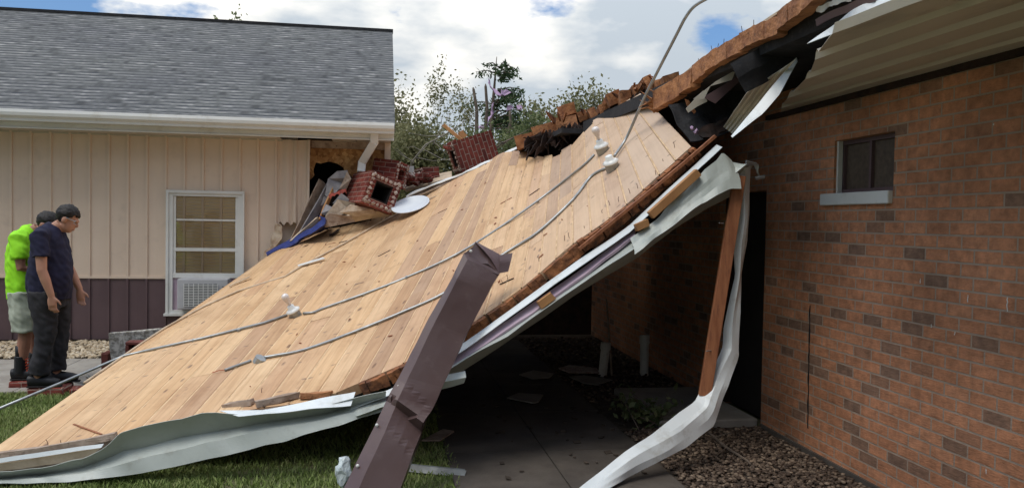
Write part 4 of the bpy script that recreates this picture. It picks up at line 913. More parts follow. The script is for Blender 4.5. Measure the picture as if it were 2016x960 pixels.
# hanging white strip and the post
ws = thing('hanging_fascia_strip', at(1465, 330, 5.5), 'long white bent metal strip hanging from the roof corner and folding to the ground', 'metal strip')
a = [(1450, 338, 5.5), (1453, 420, 5.48), (1442, 480, 5.46), (1448, 540, 5.46), (1428, 640, 5.46), (1424, 680, 5.45), (1396, 740, 5.42), (1368, 792, 5.35), (1320, 828, 5.25), (1230, 890, 5.08), (1130, 968, 4.9)]
m_ = [(1464, 334, 5.46), (1467, 420, 5.44), (1458, 480, 5.44), (1456, 540, 5.44), (1443, 640, 5.42), (1440, 690, 5.4), (1415, 745, 5.38), (1396, 800, 5.3), (1340, 850, 5.2), (1240, 905, 5.02), (1142, 972, 4.86)]
c = [(1478, 328, 5.5), (1476, 420, 5.48), (1471, 478, 5.48), (1459, 540, 5.48), (1457, 640, 5.45), (1455, 705, 5.42), (1424, 778, 5.38), (1406, 838, 5.3), (1350, 876, 5.2), (1250, 930, 5.03), (1158, 978, 4.87)]
ribbon('bent_strip', [lz(a), lz(m_), lz(c)], 'whitemetal', ws, 80, 4, .004, 6, .003, cre=.02, step=7)
bm = bmesh.new()
for l in (((1450, 330), (1478, 322), (1492, 326), (1490, 340)), ((1468, 318), (1486, 322), (1496, 350)), ((1488, 352), (1506, 348), (1504, 352))): tube(bm, [at(x, y, 5.45) for x, y in l], [.014] * (len(l) - 1) + [.006], 5)
for v in bm.verts: v.co += noise.noise_vector(v.co * 30) * .01
obj('crumpled_corner', bm, 'galv', ws)
post = thing('dangling_post', at(1420, 560, 5.42), 'reddish two by four dangling beside the white bent strip', 'post')
bm = bmesh.new(); beam(bm, at(1456, 346, 5.41), at(1387, 779, 5.38), .088, .04, R0); bevel(bm, .003, 1); obj('lumber', bm, 'redwood', post)
for x, y in ((1425, 440), (1400, 690)):
    bm = bmesh.new(); p = at(x, y, 5.37); tube(bm, [p, p + V((-.05, -.03, .004))], .004, 5); obj('nail', bm, 'galv', post)

# crumbs of wood and roofing strewn over the deck
bm = bmesh.new()
for k in range(70):
    x = random.choice([random.uniform(480, 1000), random.gauss(850, 120), random.gauss(1120, 90)]); y = random.uniform(300, 800); h = bvh.ray_cast(EYE, ray(x, y))
    if h[0] is None or y > 880 - .35 * x + 60: continue
    n = dkn(x, y); p = h[0] + n * .004; a = V((random.uniform(-1, 1), random.uniform(-1, 1), 0)); a = (a - n * a.dot(n)).normalized() * random.uniform(.006, .025); b = n.cross(a) * random.uniform(.15, .5)
    plate_bm(bm, [p - a - b, p + a - b * .6, p + a * .8 + b, p - a * .7 + b * .8], -.006, n)
tag(obj('deck_crumbs', bm, 'redwood'), 'small wood crumbs strewn over the fallen plank deck', 'crumbs', kind='stuff')
# ================================================================== THINGS ON THE DECK
def cable(bm, l, r, off=.012, n=3, Y=8): tube(bm, cr([dk(x, y, off, Y) for x, y in l], n), r, 7)
# first conduit, with lamp, running off the deck over the lawn
ca = thing('conduit', dk(580, 615), 'long steel conduit across the deck whose pale end juts out over the lawn', 'conduit', 'conduits on the fallen deck')
bm = bmesh.new()
q = [at(-40, 820, 6.5), at(120, 753, 7.1), at(243, 700, 7.6)] + [dk(x, y, .014) for x, y in ((300, 690), (400, 668), (520, 638), (566, 622))]
tube(bm, q, .0125, 8)
tube(bm, cr([dk(x, y, .014) for x, y in ((598, 619), (618, 617), (640, 608), (720, 580), (800, 548), (900, 503), (1000, 440), (1090, 375), (1150, 328), (1172, 306))], 4), .012, 8)
obj('tube', bm, 'galv', ca, True)
for x, y in ((715, 582), (800, 548), (1060, 398), (470, 652), (380, 672)):
    bm = bmesh.new(); ball(bm, dk(x, y, .014), .02, 1); obj('strap', bm, 'galv', ca)
cb_ = thing('conduit', dk(508, 708), 'steel conduit running from a frayed red wire up to a tall bent rod', 'conduit', 'conduits on the fallen deck')
bm = bmesh.new()
tube(bm, cr([dk(x, y, .013) for x, y in ((443, 731), (470, 721), (495, 712))], 3), .011, 8)
tube(bm, cr([dk(x, y, .014) for x, y in ((520, 706), (545, 702), (600, 690), (700, 655), (800, 614), (880, 577), (1000, 498), (1060, 460), (1130, 395), (1165, 350), (1195, 333))], 4), .0125, 8)
tube(bm, cr([dk(1208, 318, .05), at(1235, 268, 6.9), at(1270, 190, 6.6), at(1330, 72, 6.1), at(1350, 34, 5.95), at(1368, 12, 5.85), at(1395, -4, 5.7)], 5), .013, 8)
obj('tube', bm, 'galv', cb_, True)
bm = bmesh.new(); tube(bm, [dk(443, 731, .013), dk(432, 733, .02), dk(418, 736, .012)], .004, 5); obj('frayed_wire', bm, 'copper', cb_)
cc = thing('flat_cable', dk(600, 525), 'off-white flat cable running along the far edge of the deck', 'cable')
bm = bmesh.new(); q = [at(166, 753, 6.97), at(213, 721, 7.34), at(249, 696, 7.67), at(284, 672, 8.03), dk(325, 648, .014)] + [dk(x, y, .014) for x, y in ((402, 605), (470, 575), (560, 546), (595, 525), (680, 480), (740, 445), (800, 412))]
tube(bm, q, [.012] * len(q), 6); obj('cable', bm, 'paleplank', cc, True)
# octagonal boxes with lamp holders and bulbs
def lampbox(px, py, label, sz=1.0, lean=(0, 0, 0), bulb=True, nm='ceiling_lamp', spread=1.0):
    p = dk(px, py, 0); n = dkn(px, py); n = (UP * .85 - RT * .36 - FW * .38).normalized() if spread else n
    t = thing(nm, p, label, 'lamp' if nm == 'ceiling_lamp' else 'junction box', 'electrical boxes on the fallen deck')
    M = Matrix.Translation(p) @ n.to_track_quat('Z', 'Y').to_matrix().to_4x4()
    def ring(prof, seg, m, name):
        bm = bmesh.new(); rs = []
        for r, z in prof: rs.append([bm.verts.new(M @ V((r * sz * math.cos(k * 2 * math.pi / seg), r * sz * math.sin(k * 2 * math.pi / seg), z * sz))) for k in range(seg)])
        for a, b in zip(rs, rs[1:]):
            for k in range(seg): bm.faces.new((a[k], a[(k + 1) % seg], b[(k + 1) % seg], b[k]))
        bm.faces.new(rs[0][::-1]); bm.faces.new(rs[-1]); return obj(name, bm, m, t, seg > 8)
    ring([(.056, -.012), (.056, .052)], 8, 'galv', 'junction_box')
    if nm == 'ceiling_lamp': ring([(.05, .052), (.064, .056), (.066, .066), (.045, .08), (.032, .086), (.03, .115), (.02, .12)], 20, 'porc', 'lamp_holder')
    if bulb: ring([(.013, .118), (.014, .14), (.022, .165), (.031, .19), (.034, .207), (.031, .224), (.02, .237), (.004, .242)], 18, 'bulb', 'bulb')
    return t
lampbox(583, 622, 'white porcelain lamp holder with bulb on the lower left part of the deck', 1.05)
lampbox(1188, 300, 'white porcelain lamp holder with bulb high on the deck below the tear', 1.12, spread=.6)
lampbox(1207, 333, 'white porcelain box without a bulb at the foot of the tall bent rod', 1.1, bulb=False, spread=.7)
lampbox(509, 712, 'bare steel junction box near the frayed red wire', .85, bulb=False, nm='junction_box', spread=0)
# loose laths
def lath(l, m, label, w=.045, nm='loose_lath'):
    bm = bmesh.new(); a = dk(*l[0], .02); b = dk(*l[1], .03); beam(bm, a, b, .01, w, dkn(*l[0]), .012); return tag(obj(nm, bm, m), label, 'lath')
lath(((452, 566), (494, 549)), 'paleplank', 'pale loose lath at the far edge of the deck beside the air conditioner', .06)
lath(((588, 526), (640, 512)), 'trim', 'white splintered lath lying across the off-white cable', .07)
lath(((652, 466), (668, 456)), 'darkwood', 'dark chip of wood beside the off-white cable', .05, 'wood_chip')
# satellite dish
dc = at(808, 402, 10.68); _v = (dc - EYE).normalized(); nn = (-_v * .44 + (UP * .966 - RT * .26) * .898).normalized()
dish = thing('satellite_dish', dc, 'pale satellite dish lying face up on the far edge of the deck', 'satellite dish')
M = Matrix.Translation(dc) @ nn.to_track_quat('Z', 'Y').to_matrix().to_4x4()
bm = bmesh.new(); rs = []
for r, z in ((.02, -.045), (.1, -.038), (.18, -.022), (.25, .0), (.262, .006), (.262, -.004), (.2, -.03), (.1, -.05), (.02, -.056)):
    rs.append([bm.verts.new(M @ V((r * 1.0 * math.cos(k * math.pi / 18), r * 1.0 * math.sin(k * math.pi / 18), z))) for k in range(36)])
for a, b in zip(rs, rs[1:]):
    for k in range(36): bm.faces.new((a[k], a[(k + 1) % 36], b[(k + 1) % 36], b[k]))
bm.faces.new(rs[0]); bm.faces.new(rs[-1][::-1]); obj('reflector', bm, 'dish', dish, True)
bm = bmesh.new(); beam(bm, at(838, 396, 10.8), at(882, 381, 10.9), .05, .03, (0, 0, 1)); obj('arm', bm, 'paleplank', dish)
# chimney pieces
def chimney(name, c, axis, up, L_, W, H_, label, m, flue=True, hole=.55, group='broken chimney pieces'):
    axis = axis.normalized(); up = (up - axis * up.dot(axis)).normalized(); sd_ = up.cross(axis)
    t = thing(name, c, label, 'chimney', group); t.matrix_basis = Matrix.Translation(c) @ Matrix((axis, sd_, up)).transposed().to_4x4()
    hw_, hh = W / 2, H_ / 2; iw, ih = hw_ * hole, hh * hole
    def lk(nm, bm, mm):
        me = bpy.data.meshes.new(nm); bmesh.ops.recalc_face_normals(bm, faces=bm.faces[:]); bm.to_mesh(me); bm.free(); o = bpy.data.objects.new(nm, me); COL.objects.link(o); me.materials.append(MT[mm]); uvbox(me); o.parent = t; return o
    bm = bmesh.new()      # shell open at the +x end
    for lo, hi in (((-L_, -hw_, -hh), (0, hw_, -ih)), ((-L_, -hw_, ih), (0, hw_, hh)), ((-L_, -hw_, -ih), (0, -iw, ih)), ((-L_, iw, -ih), (0, hw_, ih))): box(bm, lo, hi)
    bmesh.ops.remove_doubles(bm, verts=bm.verts[:], dist=.0005)
    lk('brick_shell', bm, m)
    bm = bmesh.new()      # rim of crumbling mortar and bedded brick ends
    n = 7
    for k in range(n):
        u = -1 + 2 * (k + .5) / n
        for sx in (-1, 1):
            for pos in ((sx * (hw_ + iw) / 2, u * hh), (u * hw_, sx * (hh + ih) / 2)):
                ball(bm, (random.uniform(0, .012), pos[0], pos[1]), (.014, W / n * .42, H_ / n * .42), 1)
    for v in bm.verts: v.co += noise.noise_vector(v.co * 30) * .012
    lk('mortar_rim', bm, 'mortar')
    if flue:
        bm = bmesh.new(); k2 = .86
        for lo, hi in (((-L_ * .98, -iw, -ih), (-.02, iw, -ih * k2)), ((-L_ * .98, -iw, ih * k2), (-.02, iw, ih)), ((-L_ * .98, -iw, -ih * k2), (-.02, -iw * k2, ih * k2)), ((-L_ * .98, iw * k2, -ih * k2), (-.02, iw, ih * k2))): box(bm, lo, hi)
        box(bm, (-L_ * .99, -iw * k2, -ih * k2), (-L_ * .98, iw * k2, ih * k2)); lk('flue_liner', bm, 'dark')
    return t
e1 = at(752, 379, 10.7); chimney('chimney_piece', e1, -(e1 - EYE).normalized() * .94 + RT * .34 + UP * .03, RT * .39 + UP * .92, .85, .457, .457, 'square red brick chimney on its side, open flue facing out, below the downspout', 'brickred')
chimney('chimney_piece', at(790, 345, 11.35), V((.75, -.6, -.1)), at(775, 322, 11.4) - at(768, 345, 11.4), .42, .3, .36, 'smaller red brick chunk tucked behind the open flue chimney', 'brickred', flue=False, hole=.4)
ch2 = chimney('chimney_piece', at(893, 312, 12.6), at(893, 310, 12.6) - at(974, 284, 12.75), at(900, 282, 12.6) - at(907, 336, 12.6), .68, .40, .50, 'red brick chimney piece tilted up on the far edge with its courses on end', 'brickup')
bm = bmesh.new()
for k in range(9): beam(bm, at(880 + random.uniform(-8, 14), 290 + random.uniform(-6, 6), 12.5), at(885 + random.uniform(-16, 20), 286 + random.uniform(-10, 12), 12.5), .05, .04, None, .02)
for v in bm.verts: v.co += noise.noise_vector(v.co * 20) * .02
tag(obj('brick_rubble', bm, 'brickred'), 'broken bricks at the top corner of the tilted chimney piece', 'rubble')
bm = bmesh.new(); beam(bm, at(872, 245, 12.9), at(908, 275, 12.7), .05, .04, None, .03); beam(bm, at(905, 268, 12.8), at(915, 262, 12.8), .12, .03, None, .02); tag(obj('broken_board', bm, 'lumber'), 'splintered boards standing up behind the tilted chimney piece', 'board')
# small rubble between
def rubble(name, cx, cy, Y, n, sx, sy, s, m, label):
    bm = bmesh.new()
    for k in range(n):
        p = at(cx + random.uniform(-sx, sx), cy + random.uniform(-sy, sy), Y + random.uniform(-.2, .2)); M = Matrix.Translation(p) @ Matrix.Rotation(random.uniform(0, 6), 4, V((random.random(), random.random(), random.random()))); q = s * random.uniform(.5, 1)
        box(bm, (-q, -q * .5, -q * .35), (q, q * .5, q * .35), M)
    for v in bm.verts: v.co += noise.noise_vector(v.co * 20) * s * .25
    return tag(obj(name, bm, m), label, 'rubble')
rubble('brick_rubble', 815, 352, 12.0, 26, 34, 10, .09, 'brickred', 'pile of broken red brick behind the dish')
rubble('mortar_rubble', 800, 350, 12.0, 26, 30, 10, .06, 'mortar', 'pale mortar crumbs among the broken red brick behind the dish')
chimney('chimney_piece', at(826, 350, 12.3), V((-.8, -.5, -.1)), V((0, .1, 1)), .3, .24, .3, 'small hollow red brick chunk in the rubble pile behind the dish', 'brickred', flue=True)
bm = bmesh.new(); beam(bm, at(778, 334, 12.6), at(815, 333, 12.6), .1, .03, None); tag(obj('white_board', bm, 'trim'), 'white board end in the gap behind the brick rubble', 'board')
plate_o = plate('roof_board', [at(780, 362, 12.9), at(890, 340, 12.9), at(890, 352, 12.0), at(800, 378, 12.0)], .03, 'paleplank'); tag(plate_o, 'pale plank sheathing behind the rubble pile', 'board')
# debris under the torn siding
def slat(l, Y, w, m, label, nm='broken_board', t=.02):
    bm = bmesh.new(); a = at(*l[0], Y[0]); b = at(*l[1], Y[1]); beam(bm, a, b, w, t, V((-.4, -.6, .7)), .03); bmesh.ops.subdivide_edges(bm, edges=bm.edges[:], cuts=2, use_grid_fill=True)
    for v in bm.verts: v.co += noise.noise_vector(v.co * 9) * .012
    return tag(obj(nm, bm, m), label, 'board')
slat(((574, 486), (636, 356)), (11.3, 11.5), .16, 'greyboard', 'brown board leaning up behind the torn siding panel, nearest the wall')
slat(((596, 462), (652, 362)), (11.2, 11.45), .13, 'greyroof', 'grey board leaning in the hole beside the brown board')
slat(((575, 480), (628, 432)), (10.95, 11.05), .12, 'paleplank', 'tan broken stud lying from the siding tear over the blue tarp')
slat(((630, 432), (656, 372)), (11.0, 11.3), .05, 'lumber', 'thin split stud standing next to the grey hanging sheet')
slat(((640, 440), (776, 415)), (10.95, 10.9), .12, 'paleplank', 'long tan board lying under the open flue chimney')
gh = thing('hanging_roof_sheet', at(665, 370, 11.2), 'grey torn roofing sheet hanging in the broken wall with a red frayed hem', 'roofing sheet')
for l, Y, m in (([(646, 352), (664, 337), (684, 335), (690, 350), (680, 362), (668, 372), (650, 392), (640, 384)], 11.3, 'greyroof'), ([(684, 337), (692, 352), (682, 374), (668, 372), (676, 356)], 11.22, 'greyboard'), ([(638, 386), (650, 392), (646, 408), (632, 404)], 11.2, 'greyroof')):
    plate('torn_layer', [at(x, y, Y + random.uniform(-.05, .05)) for x, y in l], .012, m, gh)
bm = bmesh.new(); rows = [[at(648 + 34 * k / 12 + random.uniform(-1, 1), 384 - 14 * k / 12 + random.uniform(-2, 2), 11.12) for k in range(13)], [at(648 + 34 * k / 12, 391 - 14 * k / 12 + random.uniform(-3, 5), 11.1) for k in range(13)]]
obj('frayed_hem', grid_mesh(rows, .012, 9, .006), 'redrag', gh); bm.free()
for k, (l, Y, m, lab) in enumerate([([(640, 425), (665, 392), (700, 400), (690, 415), (655, 430)], 10.95, 'paper', 'tan torn sheet left of the open flue chimney'),
    ([(668, 418), (690, 402), (735, 412), (742, 420), (700, 426)], 10.8, 'paper', 'pale torn sheet under the open flue chimney'),
    ([(625, 440), (648, 420), (690, 425), (700, 436), (650, 446)], 10.85, 'greyboard', 'brown torn sheet between the blue tarp and the chimney'),
    ([(655, 400), (672, 380), (688, 392), (680, 408)], 11.0, 'greyroof', 'dark grey scrap beside the chimney base'),
    ([(632, 420), (642, 402), (660, 410), (648, 428)], 11.0, 'greyroof', 'grey crumpled scrap above the blue tarp'),
    ([(590, 466), (630, 438), (640, 444), (600, 470)], 10.9, 'paper', 'pale strip of board above the blue tarp')]):
    tag(plate('torn_sheet', [at(x, y, Y + random.uniform(-.05, .05)) for x, y in l], .01, m), lab, 'torn sheet')
ribbon('blue_tarp', [[at(*q) for q in ((524, 497, 11.2), (570, 472, 11.0), (612, 450, 10.8), (634, 432, 10.7), (628, 424, 10.75))], [at(*q) for q in ((527, 502, 11.1), (572, 480, 10.9), (614, 458, 10.72), (640, 440, 10.62), (640, 428, 10.65))], [at(524, 507, 11.3), dk(574, 487, .02, 11.1), dk(614, 466, .02, 11.0), dk(640, 455, .02, 11), dk(652, 450, .02, 11)]], 'blue', None, 30, 3, .012, 8, .006)
tag(bpy.data.objects['blue_tarp'], 'crumpled blue tarp along the far edge of the deck by the torn siding', 'tarp')
ribbon('insulation_flap', [ln([(549, 440), (554, 446), (556, 470), (540, 490), (514, 516)], 11.35), ln([(546, 442), (540, 460), (532, 480), (522, 496), (509, 516)], 11.45)], 'paper', None, 24, 6, .03, 9, .01)
tag(bpy.data.objects['insulation_flap'], 'crumpled tan insulation flap below the torn siding panel', 'insulation')
ribbon('dark_hole_sheet', [ln([(556, 440), (600, 430), (650, 350)], 11.75), ln([(560, 490), (640, 440), (690, 400)], 11.75)], 'dark', house, 12, 3, .02, 4, .01)  # dark sheet added behind the broken wall in place of inner shade
# ================================================================== BROWN METAL TROUGH
tr = thing('brown_metal_trough', at(735, 960, 4.75), 'long brown metal fascia trough leaning on the deck edge, dented with rivets', 'metal trough')
Lp = [(672, 972, 4.72), (735, 846, 4.98), (772, 770, 5.14), (790, 735, 5.2), (845, 625, 5.42), (892, 545, 5.56), (914, 498, 5.66)]
Mp = [(697, 980, 4.65), (758, 852, 4.88), (790, 776, 5.05), (802, 745, 5.12), (856, 635, 5.33), (900, 550, 5.47), (921, 512, 5.57)]
Rp = [(776, 990, 4.69), (826, 858, 4.93), (838, 825, 5.0), (852, 800, 5.08), (916, 662, 5.36), (968, 560, 5.54), (982, 538, 5.6)]
Rb = [(784, 980, 4.80), (832, 852, 5.03), (842, 818, 5.1), (857, 792, 5.18), (920, 655, 5.45), (971, 556, 5.62), (984, 535, 5.68)]
def tp(l): return [at(*q) for q in l]
ribbon('trough_face', [tp(Lp), tp(Mp), tp(Rp), tp(Rb)], 'brown', tr, 70, 4, .003, 7, .0035, cre=.005, step=9)
# dent: crumple near the bend
tf = bpy.data.objects['trough_face']; dcn = at(800, 812, 5.03); AX = (at(905, 620, 5.4) - dcn).normalized(); SX = (RT - AX * RT.dot(AX)).normalized(); NX = SX.cross(AX); NX = NX if NX.y < 0 else -NX
for v in tf.data.vertices:
    r = (v.co - dcn).length
    dl = (v.co - dcn).dot(AX) + .35 * (v.co - dcn).dot(SX); dl += .02 * noise.noise(v.co * 9)      # buckle: the upper length bulges over a sharp lip
    sd2 = max(0, min(1, .5 + (v.co - dcn).dot(SX) / .3))
    if dl > 0: v.co += NX * (.055 * (.4 + .6 * sd2) * max(0, 1 - dl / .13))
    else: v.co -= NX * (.05 * (.3 + .7 * sd2) * max(0, 1 + dl / .16)); v.co -= SX * .012 * max(0, 1 + dl / .2)
ribbon('end_fold', [tp([(917, 515, 5.64), (936, 476, 5.7), (945, 480, 5.72)]), tp([(960, 520, 5.62), (962, 498, 5.68), (960, 490, 5.72)]), tp([(982, 538, 5.6), (985, 520, 5.66), (982, 500, 5.72)])], 'brown', tr, 16, 4, .004, 9, .003)
bm = bmesh.new(); plate_bm(bm, tp([(912, 500, 5.66), (922, 516, 5.6), (983, 541, 5.58), (984, 503, 5.72), (940, 478, 5.72)]), .003); obj('end_fold', bm, 'brown', tr)
ribbon('end_fold', [tp([(982, 538, 5.6), (984, 515, 5.6), (983, 502, 5.62)]), tp([(1001, 535, 5.58), (1006, 515, 5.58), (1009, 497, 5.6)])], 'wainscot', tr, 10, 3, .004, 9, .003)
ribbon('end_fold', [tp([(936, 476, 5.7), (945, 480, 5.7), (985, 502, 5.64)]), tp([(950, 490, 5.64), (966, 510, 5.62), (982, 537, 5.6)])], 'wainscot', tr, 10, 4, .006, 9, .003)
for x, y in ((704, 916), (742, 836), (785, 760), (838, 671), (885, 582), (927, 494), (845, 673)):
    Yv = np.interp(-y, [-972, -846, -770, -735, -625, -545, -498], [4.70, 4.95, 5.12, 5.19, 5.40, 5.54, 5.63]); bm = bmesh.new(); ball(bm, at(x, y, Yv - .012), (.011, .008, .011), 2); obj('rivet', bm, 'trim', tr)
# ================================================================== THINGS ON THE GROUND
bm = bmesh.new(); ball(bm, at(676, 930, 4.86), (.045, .06, .1), 3)
for v in bm.verts: v.co += noise.noise_vector(v.co * 16) * .03 + noise.noise_vector(v.co * 40) * .012
tag(obj('plastic_wrap', bm, 'plastic'), 'crumpled clear plastic behind the lower end of the brown trough', 'plastic')
bm = bmesh.new(); a = gnd(796, 920, .03); b = gnd(916, 932, .03); beam(bm, a, b, .06, .003, V((0, .9, .5))); beam(bm, a + V((0, .03, .014)), b + V((0, .03, .014)), .02, .004, V((0, .2, 1))); tag(obj('metal_strip', bm, 'galv'), 'flat shiny metal strip lying on the lawn beside the brown trough', 'metal strip')
def gplate(l, t, m, label, nm='paving_scrap'):
    tag(plate(nm, [gnd(x, y, .03 + t) for x, y in l], t, m), label, 'paving scrap', 'paving scraps on the shaded path')
gplate([(830, 868), (872, 846), (894, 850), (866, 868)], .012, 'greyboard', 'pointed scrap of board on the shaded lawn edge', 'board_scrap')
gplate([(1022, 738), (1050, 730), (1090, 736), (1082, 744), (1048, 746)], .012, 'concrete', 'grey broken panel farthest left on the shaded path')
gplate([(998, 784), (1020, 775), (1070, 778), (1060, 792), (1050, 794)], .012, 'concrete', 'grey broken panel nearest the camera on the shaded path')
gplate([(1120, 742), (1150, 740), (1206, 748), (1176, 758), (1150, 755)], .012, 'concrete', 'grey broken panel at the foot of the leaning pipe')
gplate([(1100, 726), (1120, 720), (1175, 726), (1180, 735), (1120, 734)], .015, 'mortar', 'crumbling pale panel behind the leaning pipe')
gplate([(1280, 785), (1290, 782), (1352, 788), (1350, 798), (1290, 797)], .012, 'concrete', 'pale broken panel behind the leafy branch')
# two pipes
def pipe(px, pyb, pyt, Y, lean, label):
    base = gnd(px, pyb, .01); topp = at(px + lean, pyt, base.y); t = thing('vent_pipe', base, label, 'pipe', 'plastic pipes in the dark passage')
    bm = bmesh.new(); d = topp - base; tube(bm, [base, base + d * .82], .05, 18); obj('pipe', bm, 'pipe', t, False)
    bm = bmesh.new(); q = []
    tube(bm, [base + d * .8, base + d], .058, 18, caps=False); tube(bm, [base + d, base + d * .8], .05, 18, caps=False); obj('collar', bm, 'pipe', t)
    bm = bmesh.new(); tube(bm, [base + d * .9, base + d * .91], .049, 18); obj('dark_bore', bm, 'dark', t)
pipe(1186, 740, 674, 0, 7, 'leaning white plastic pipe standing in the dark passage')
pipe(1268, 738, 660, 0, 1, 'taller upright white plastic pipe nearer the brick wall')
bm = bmesh.new(); tube(bm, [gnd(1205, 745), at(1194, 588, 9.0)], [.012, .01], 6); tag(obj('wooden_stake', bm, 'greyboard'), 'thin stake leaning behind the leaning pipe', 'stake')
# chimney cap slab with clay flue
cap = thing('concrete_slab', gnd(270, 740), 'lichened concrete slab standing on edge with a red clay flue through it', 'slab')
c0 = [at(x, y, Y) for x, y, Y in ((212, 655, 8.9), (330, 645, 9.2), (330, 742, 9.2), (222, 748, 8.9))]
bm = bmesh.new(); plate_bm(bm, c0, .13, V((.1, -1, .1))); bevel(bm, .012, 2); bmesh.ops.subdivide_edges(bm, edges=bm.edges[:], cuts=2, use_grid_fill=True)
for v in bm.verts: v.co += noise.noise_vector(v.co * 12) * .012
obj('slab', bm, 'agg', cap)
fc = at(285, 692, 8.85); bm = bmesh.new(); M = Matrix.Translation(fc)
for lo, hi in (((-.17, -.09, -.12), (.17, .05, -.085)), ((-.17, -.09, .085), (.17, .05, .12)), ((-.17, -.09, -.085), (-.135, .05, .085)), ((.135, -.09, -.085), (.17, .05, .085))): box(bm, lo, hi, M)
bevel(bm, .008, 1); obj('clay_flue', bm, 'clay', cap)
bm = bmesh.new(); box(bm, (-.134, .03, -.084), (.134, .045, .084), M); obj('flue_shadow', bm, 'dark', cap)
bm = bmesh.new(); a = at(212, 682, 8.95); box(bm, (a.x - .05, 8.92, .0), (a.x + .01, 9.25, .28)); bevel(bm, .01, 1)
for v in bm.verts: v.co += noise.noise_vector(v.co * 10) * .02
tag(obj('brick_chunk', bm, 'clay'), 'dark red masonry chunk standing against the lichened concrete slab', 'masonry chunk')
rubble('mortar_rubble', 190, 742, 8.6, 12, 22, 6, .05, 'agg', 'grey mortar crumbs on the pavement beside the deck edge')
for v in bpy.data.objects[-1:] if False else []: pass
# twig and leafy branch near the wall
bm = bmesh.new()
tube(bm, [gnd(1395, 850, .03), gnd(1430, 880, .05), gnd(1470, 905, .04), gnd(1490, 925, .02)], [.012, .012, .009, .004], 6); tube(bm, [gnd(1430, 880, .05), gnd(1412, 895, .08)], [.006, .003], 5); tube(bm, [gnd(1408, 860, .03), gnd(1440, 850, .1)], [.007, .003], 5)
tag(obj('fallen_twig', bm, 'bark'), 'bare forked twig on the brown gravel', 'twig')
# ================================================================== TREES
def leaves_np(centres, sizes, tones, asp=.55):
    n = len(centres); c = np.array(centres); s = np.array(sizes)[:, None]
    a = np.random.normal(size=(n, 3)); a /= np.linalg.norm(a, axis=1, keepdims=True); b = np.random.normal(size=(n, 3)); b -= a * (a * b).sum(1, keepdims=True); b /= np.linalg.norm(b, axis=1, keepdims=True)
    v = np.stack([c - a * s, c - b * s * asp, c + a * s, c + b * s * asp], 1).reshape(-1, 3)
    return v, (np.arange(n * 4).reshape(-1, 4)), np.repeat(np.clip(tones, 0, 1), 4)
def grow(bm, p, d, L_, r, lev, tips, maxlev, spread, up=.15, seg=3, nch=(2, 4)):
    P = [p]; q = p.copy(); dd = d.copy()
    for k in range(seg):
        dd = (dd + V((random.gauss(0, .14), random.gauss(0, .14), random.gauss(up * .3, .1)))).normalized(); q = q + dd * L_ / seg; P.append(q.copy())
    tube(bm, P, [r * (1 - .5 * k / seg) for k in range(seg + 1)], 6 if lev < 2 else 4, caps=False)
    if lev >= maxlev - 1:
        for k in range(1, seg + 1): tips.append((P[k], dd.copy(), lev))
    if lev < maxlev:
        for k in range(random.randint(*nch)):
            u = random.uniform(.35, 1); i = min(seg - 1, int(u * seg)); b = P[i].lerp(P[i + 1], u * seg - i)
            nd = (dd + V((random.gauss(0, 1), random.gauss(0, 1), random.gauss(up, .5))).normalized() * spread).normalized()
            grow(bm, b, nd, L_ * random.uniform(.55, .8), r * .5, lev + 1, tips, maxlev, spread, up, seg, nch)
def tree(name, px, py, Y, label, mat_, bark, crown_r, nleaf, lsize, maxlev=4, spread=.9, trunk=.4, seed=1, group='trees beyond the gap', up=.2, clump=.3, lean=(0, 0), bare=0, nch=(2, 4), r0=None):
    random.seed(seed); np.random.seed(seed)
    top = at(px, py, Y); Hh = top.z; base = V((top.x, top.y, 0)); t = thing(name, base, label, 'tree', group)
    bm = bmesh.new(); tips = []
    grow(bm, base, V((lean[0], lean[1], 1)).normalized(), Hh * trunk, r0 or Hh * .018, 0, tips, maxlev, spread, up, 4, nch)
    zmax = max(p.z for p, *_ in tips); sc = Hh / zmax
    for v in bm.verts: v.co.z *= sc; v.co.x = base.x + (v.co.x - base.x) * crown_r; v.co.y = base.y + (v.co.y - base.y) * crown_r
    obj('trunk', bm, bark, t, True, uv=False)
    C, S2, T = [], [], []
    live = [q for q in tips if random.random() > bare]
    for k in range(nleaf):
        p, d, l = random.choice(live); p = V((base.x + (p.x - base.x) * crown_r, base.y + (p.y - base.y) * crown_r, p.z * sc))
        g = V((random.gauss(0, 1), random.gauss(0, 1), random.gauss(0, 1))) * clump * .5; q = p + g
        C.append(q[:]); S2.append(lsize * random.uniform(.6, 1.3)); T.append(random.gauss(.5, .2) + .3 * noise.noise(q * 1.1))
    v, f, tn = leaves_np(C, S2, np.array(T)); mesh_np('crown', v, f, mat_, tn, t)
    return t
tree('bushy_tree', 800, 150, 27, 'olive leafy tree with pale bare twigs beside the house roof end', 'leafB', 'palebark', .55, 5200, .065, 5, .85, .34, 5, clump=.45, bare=.3)
tree('bushy_tree', 842, 243, 23, 'dense mid green tree low in front of the olive tree', 'leafB', 'palebark', .75, 7500, .065, 4, .9, .35, 8, clump=.75, bare=.1)
tree('bushy_tree', 785, 235, 24, 'green leafy tree hard against the house corner', 'leafB', 'palebark', .8, 8000, .06, 4, .9, .35, 21, clump=.65, bare=.15)
tree('slender_tree', 893, 122, 30, 'tall thin tree with sparse leaves and a forked pale trunk', 'leafB', 'palebark', .3, 700, .06, 4, .55, .55, 12, clump=.3, bare=.35, r0=.09, nch=(2, 3))
tree('slender_tree', 925, 138, 31, 'thin feathery tree next to the forked pale trunk', 'leafB', 'bark', .28, 900, .06, 4, .55, .55, 33, clump=.35, bare=.35, r0=.07, nch=(2, 3))
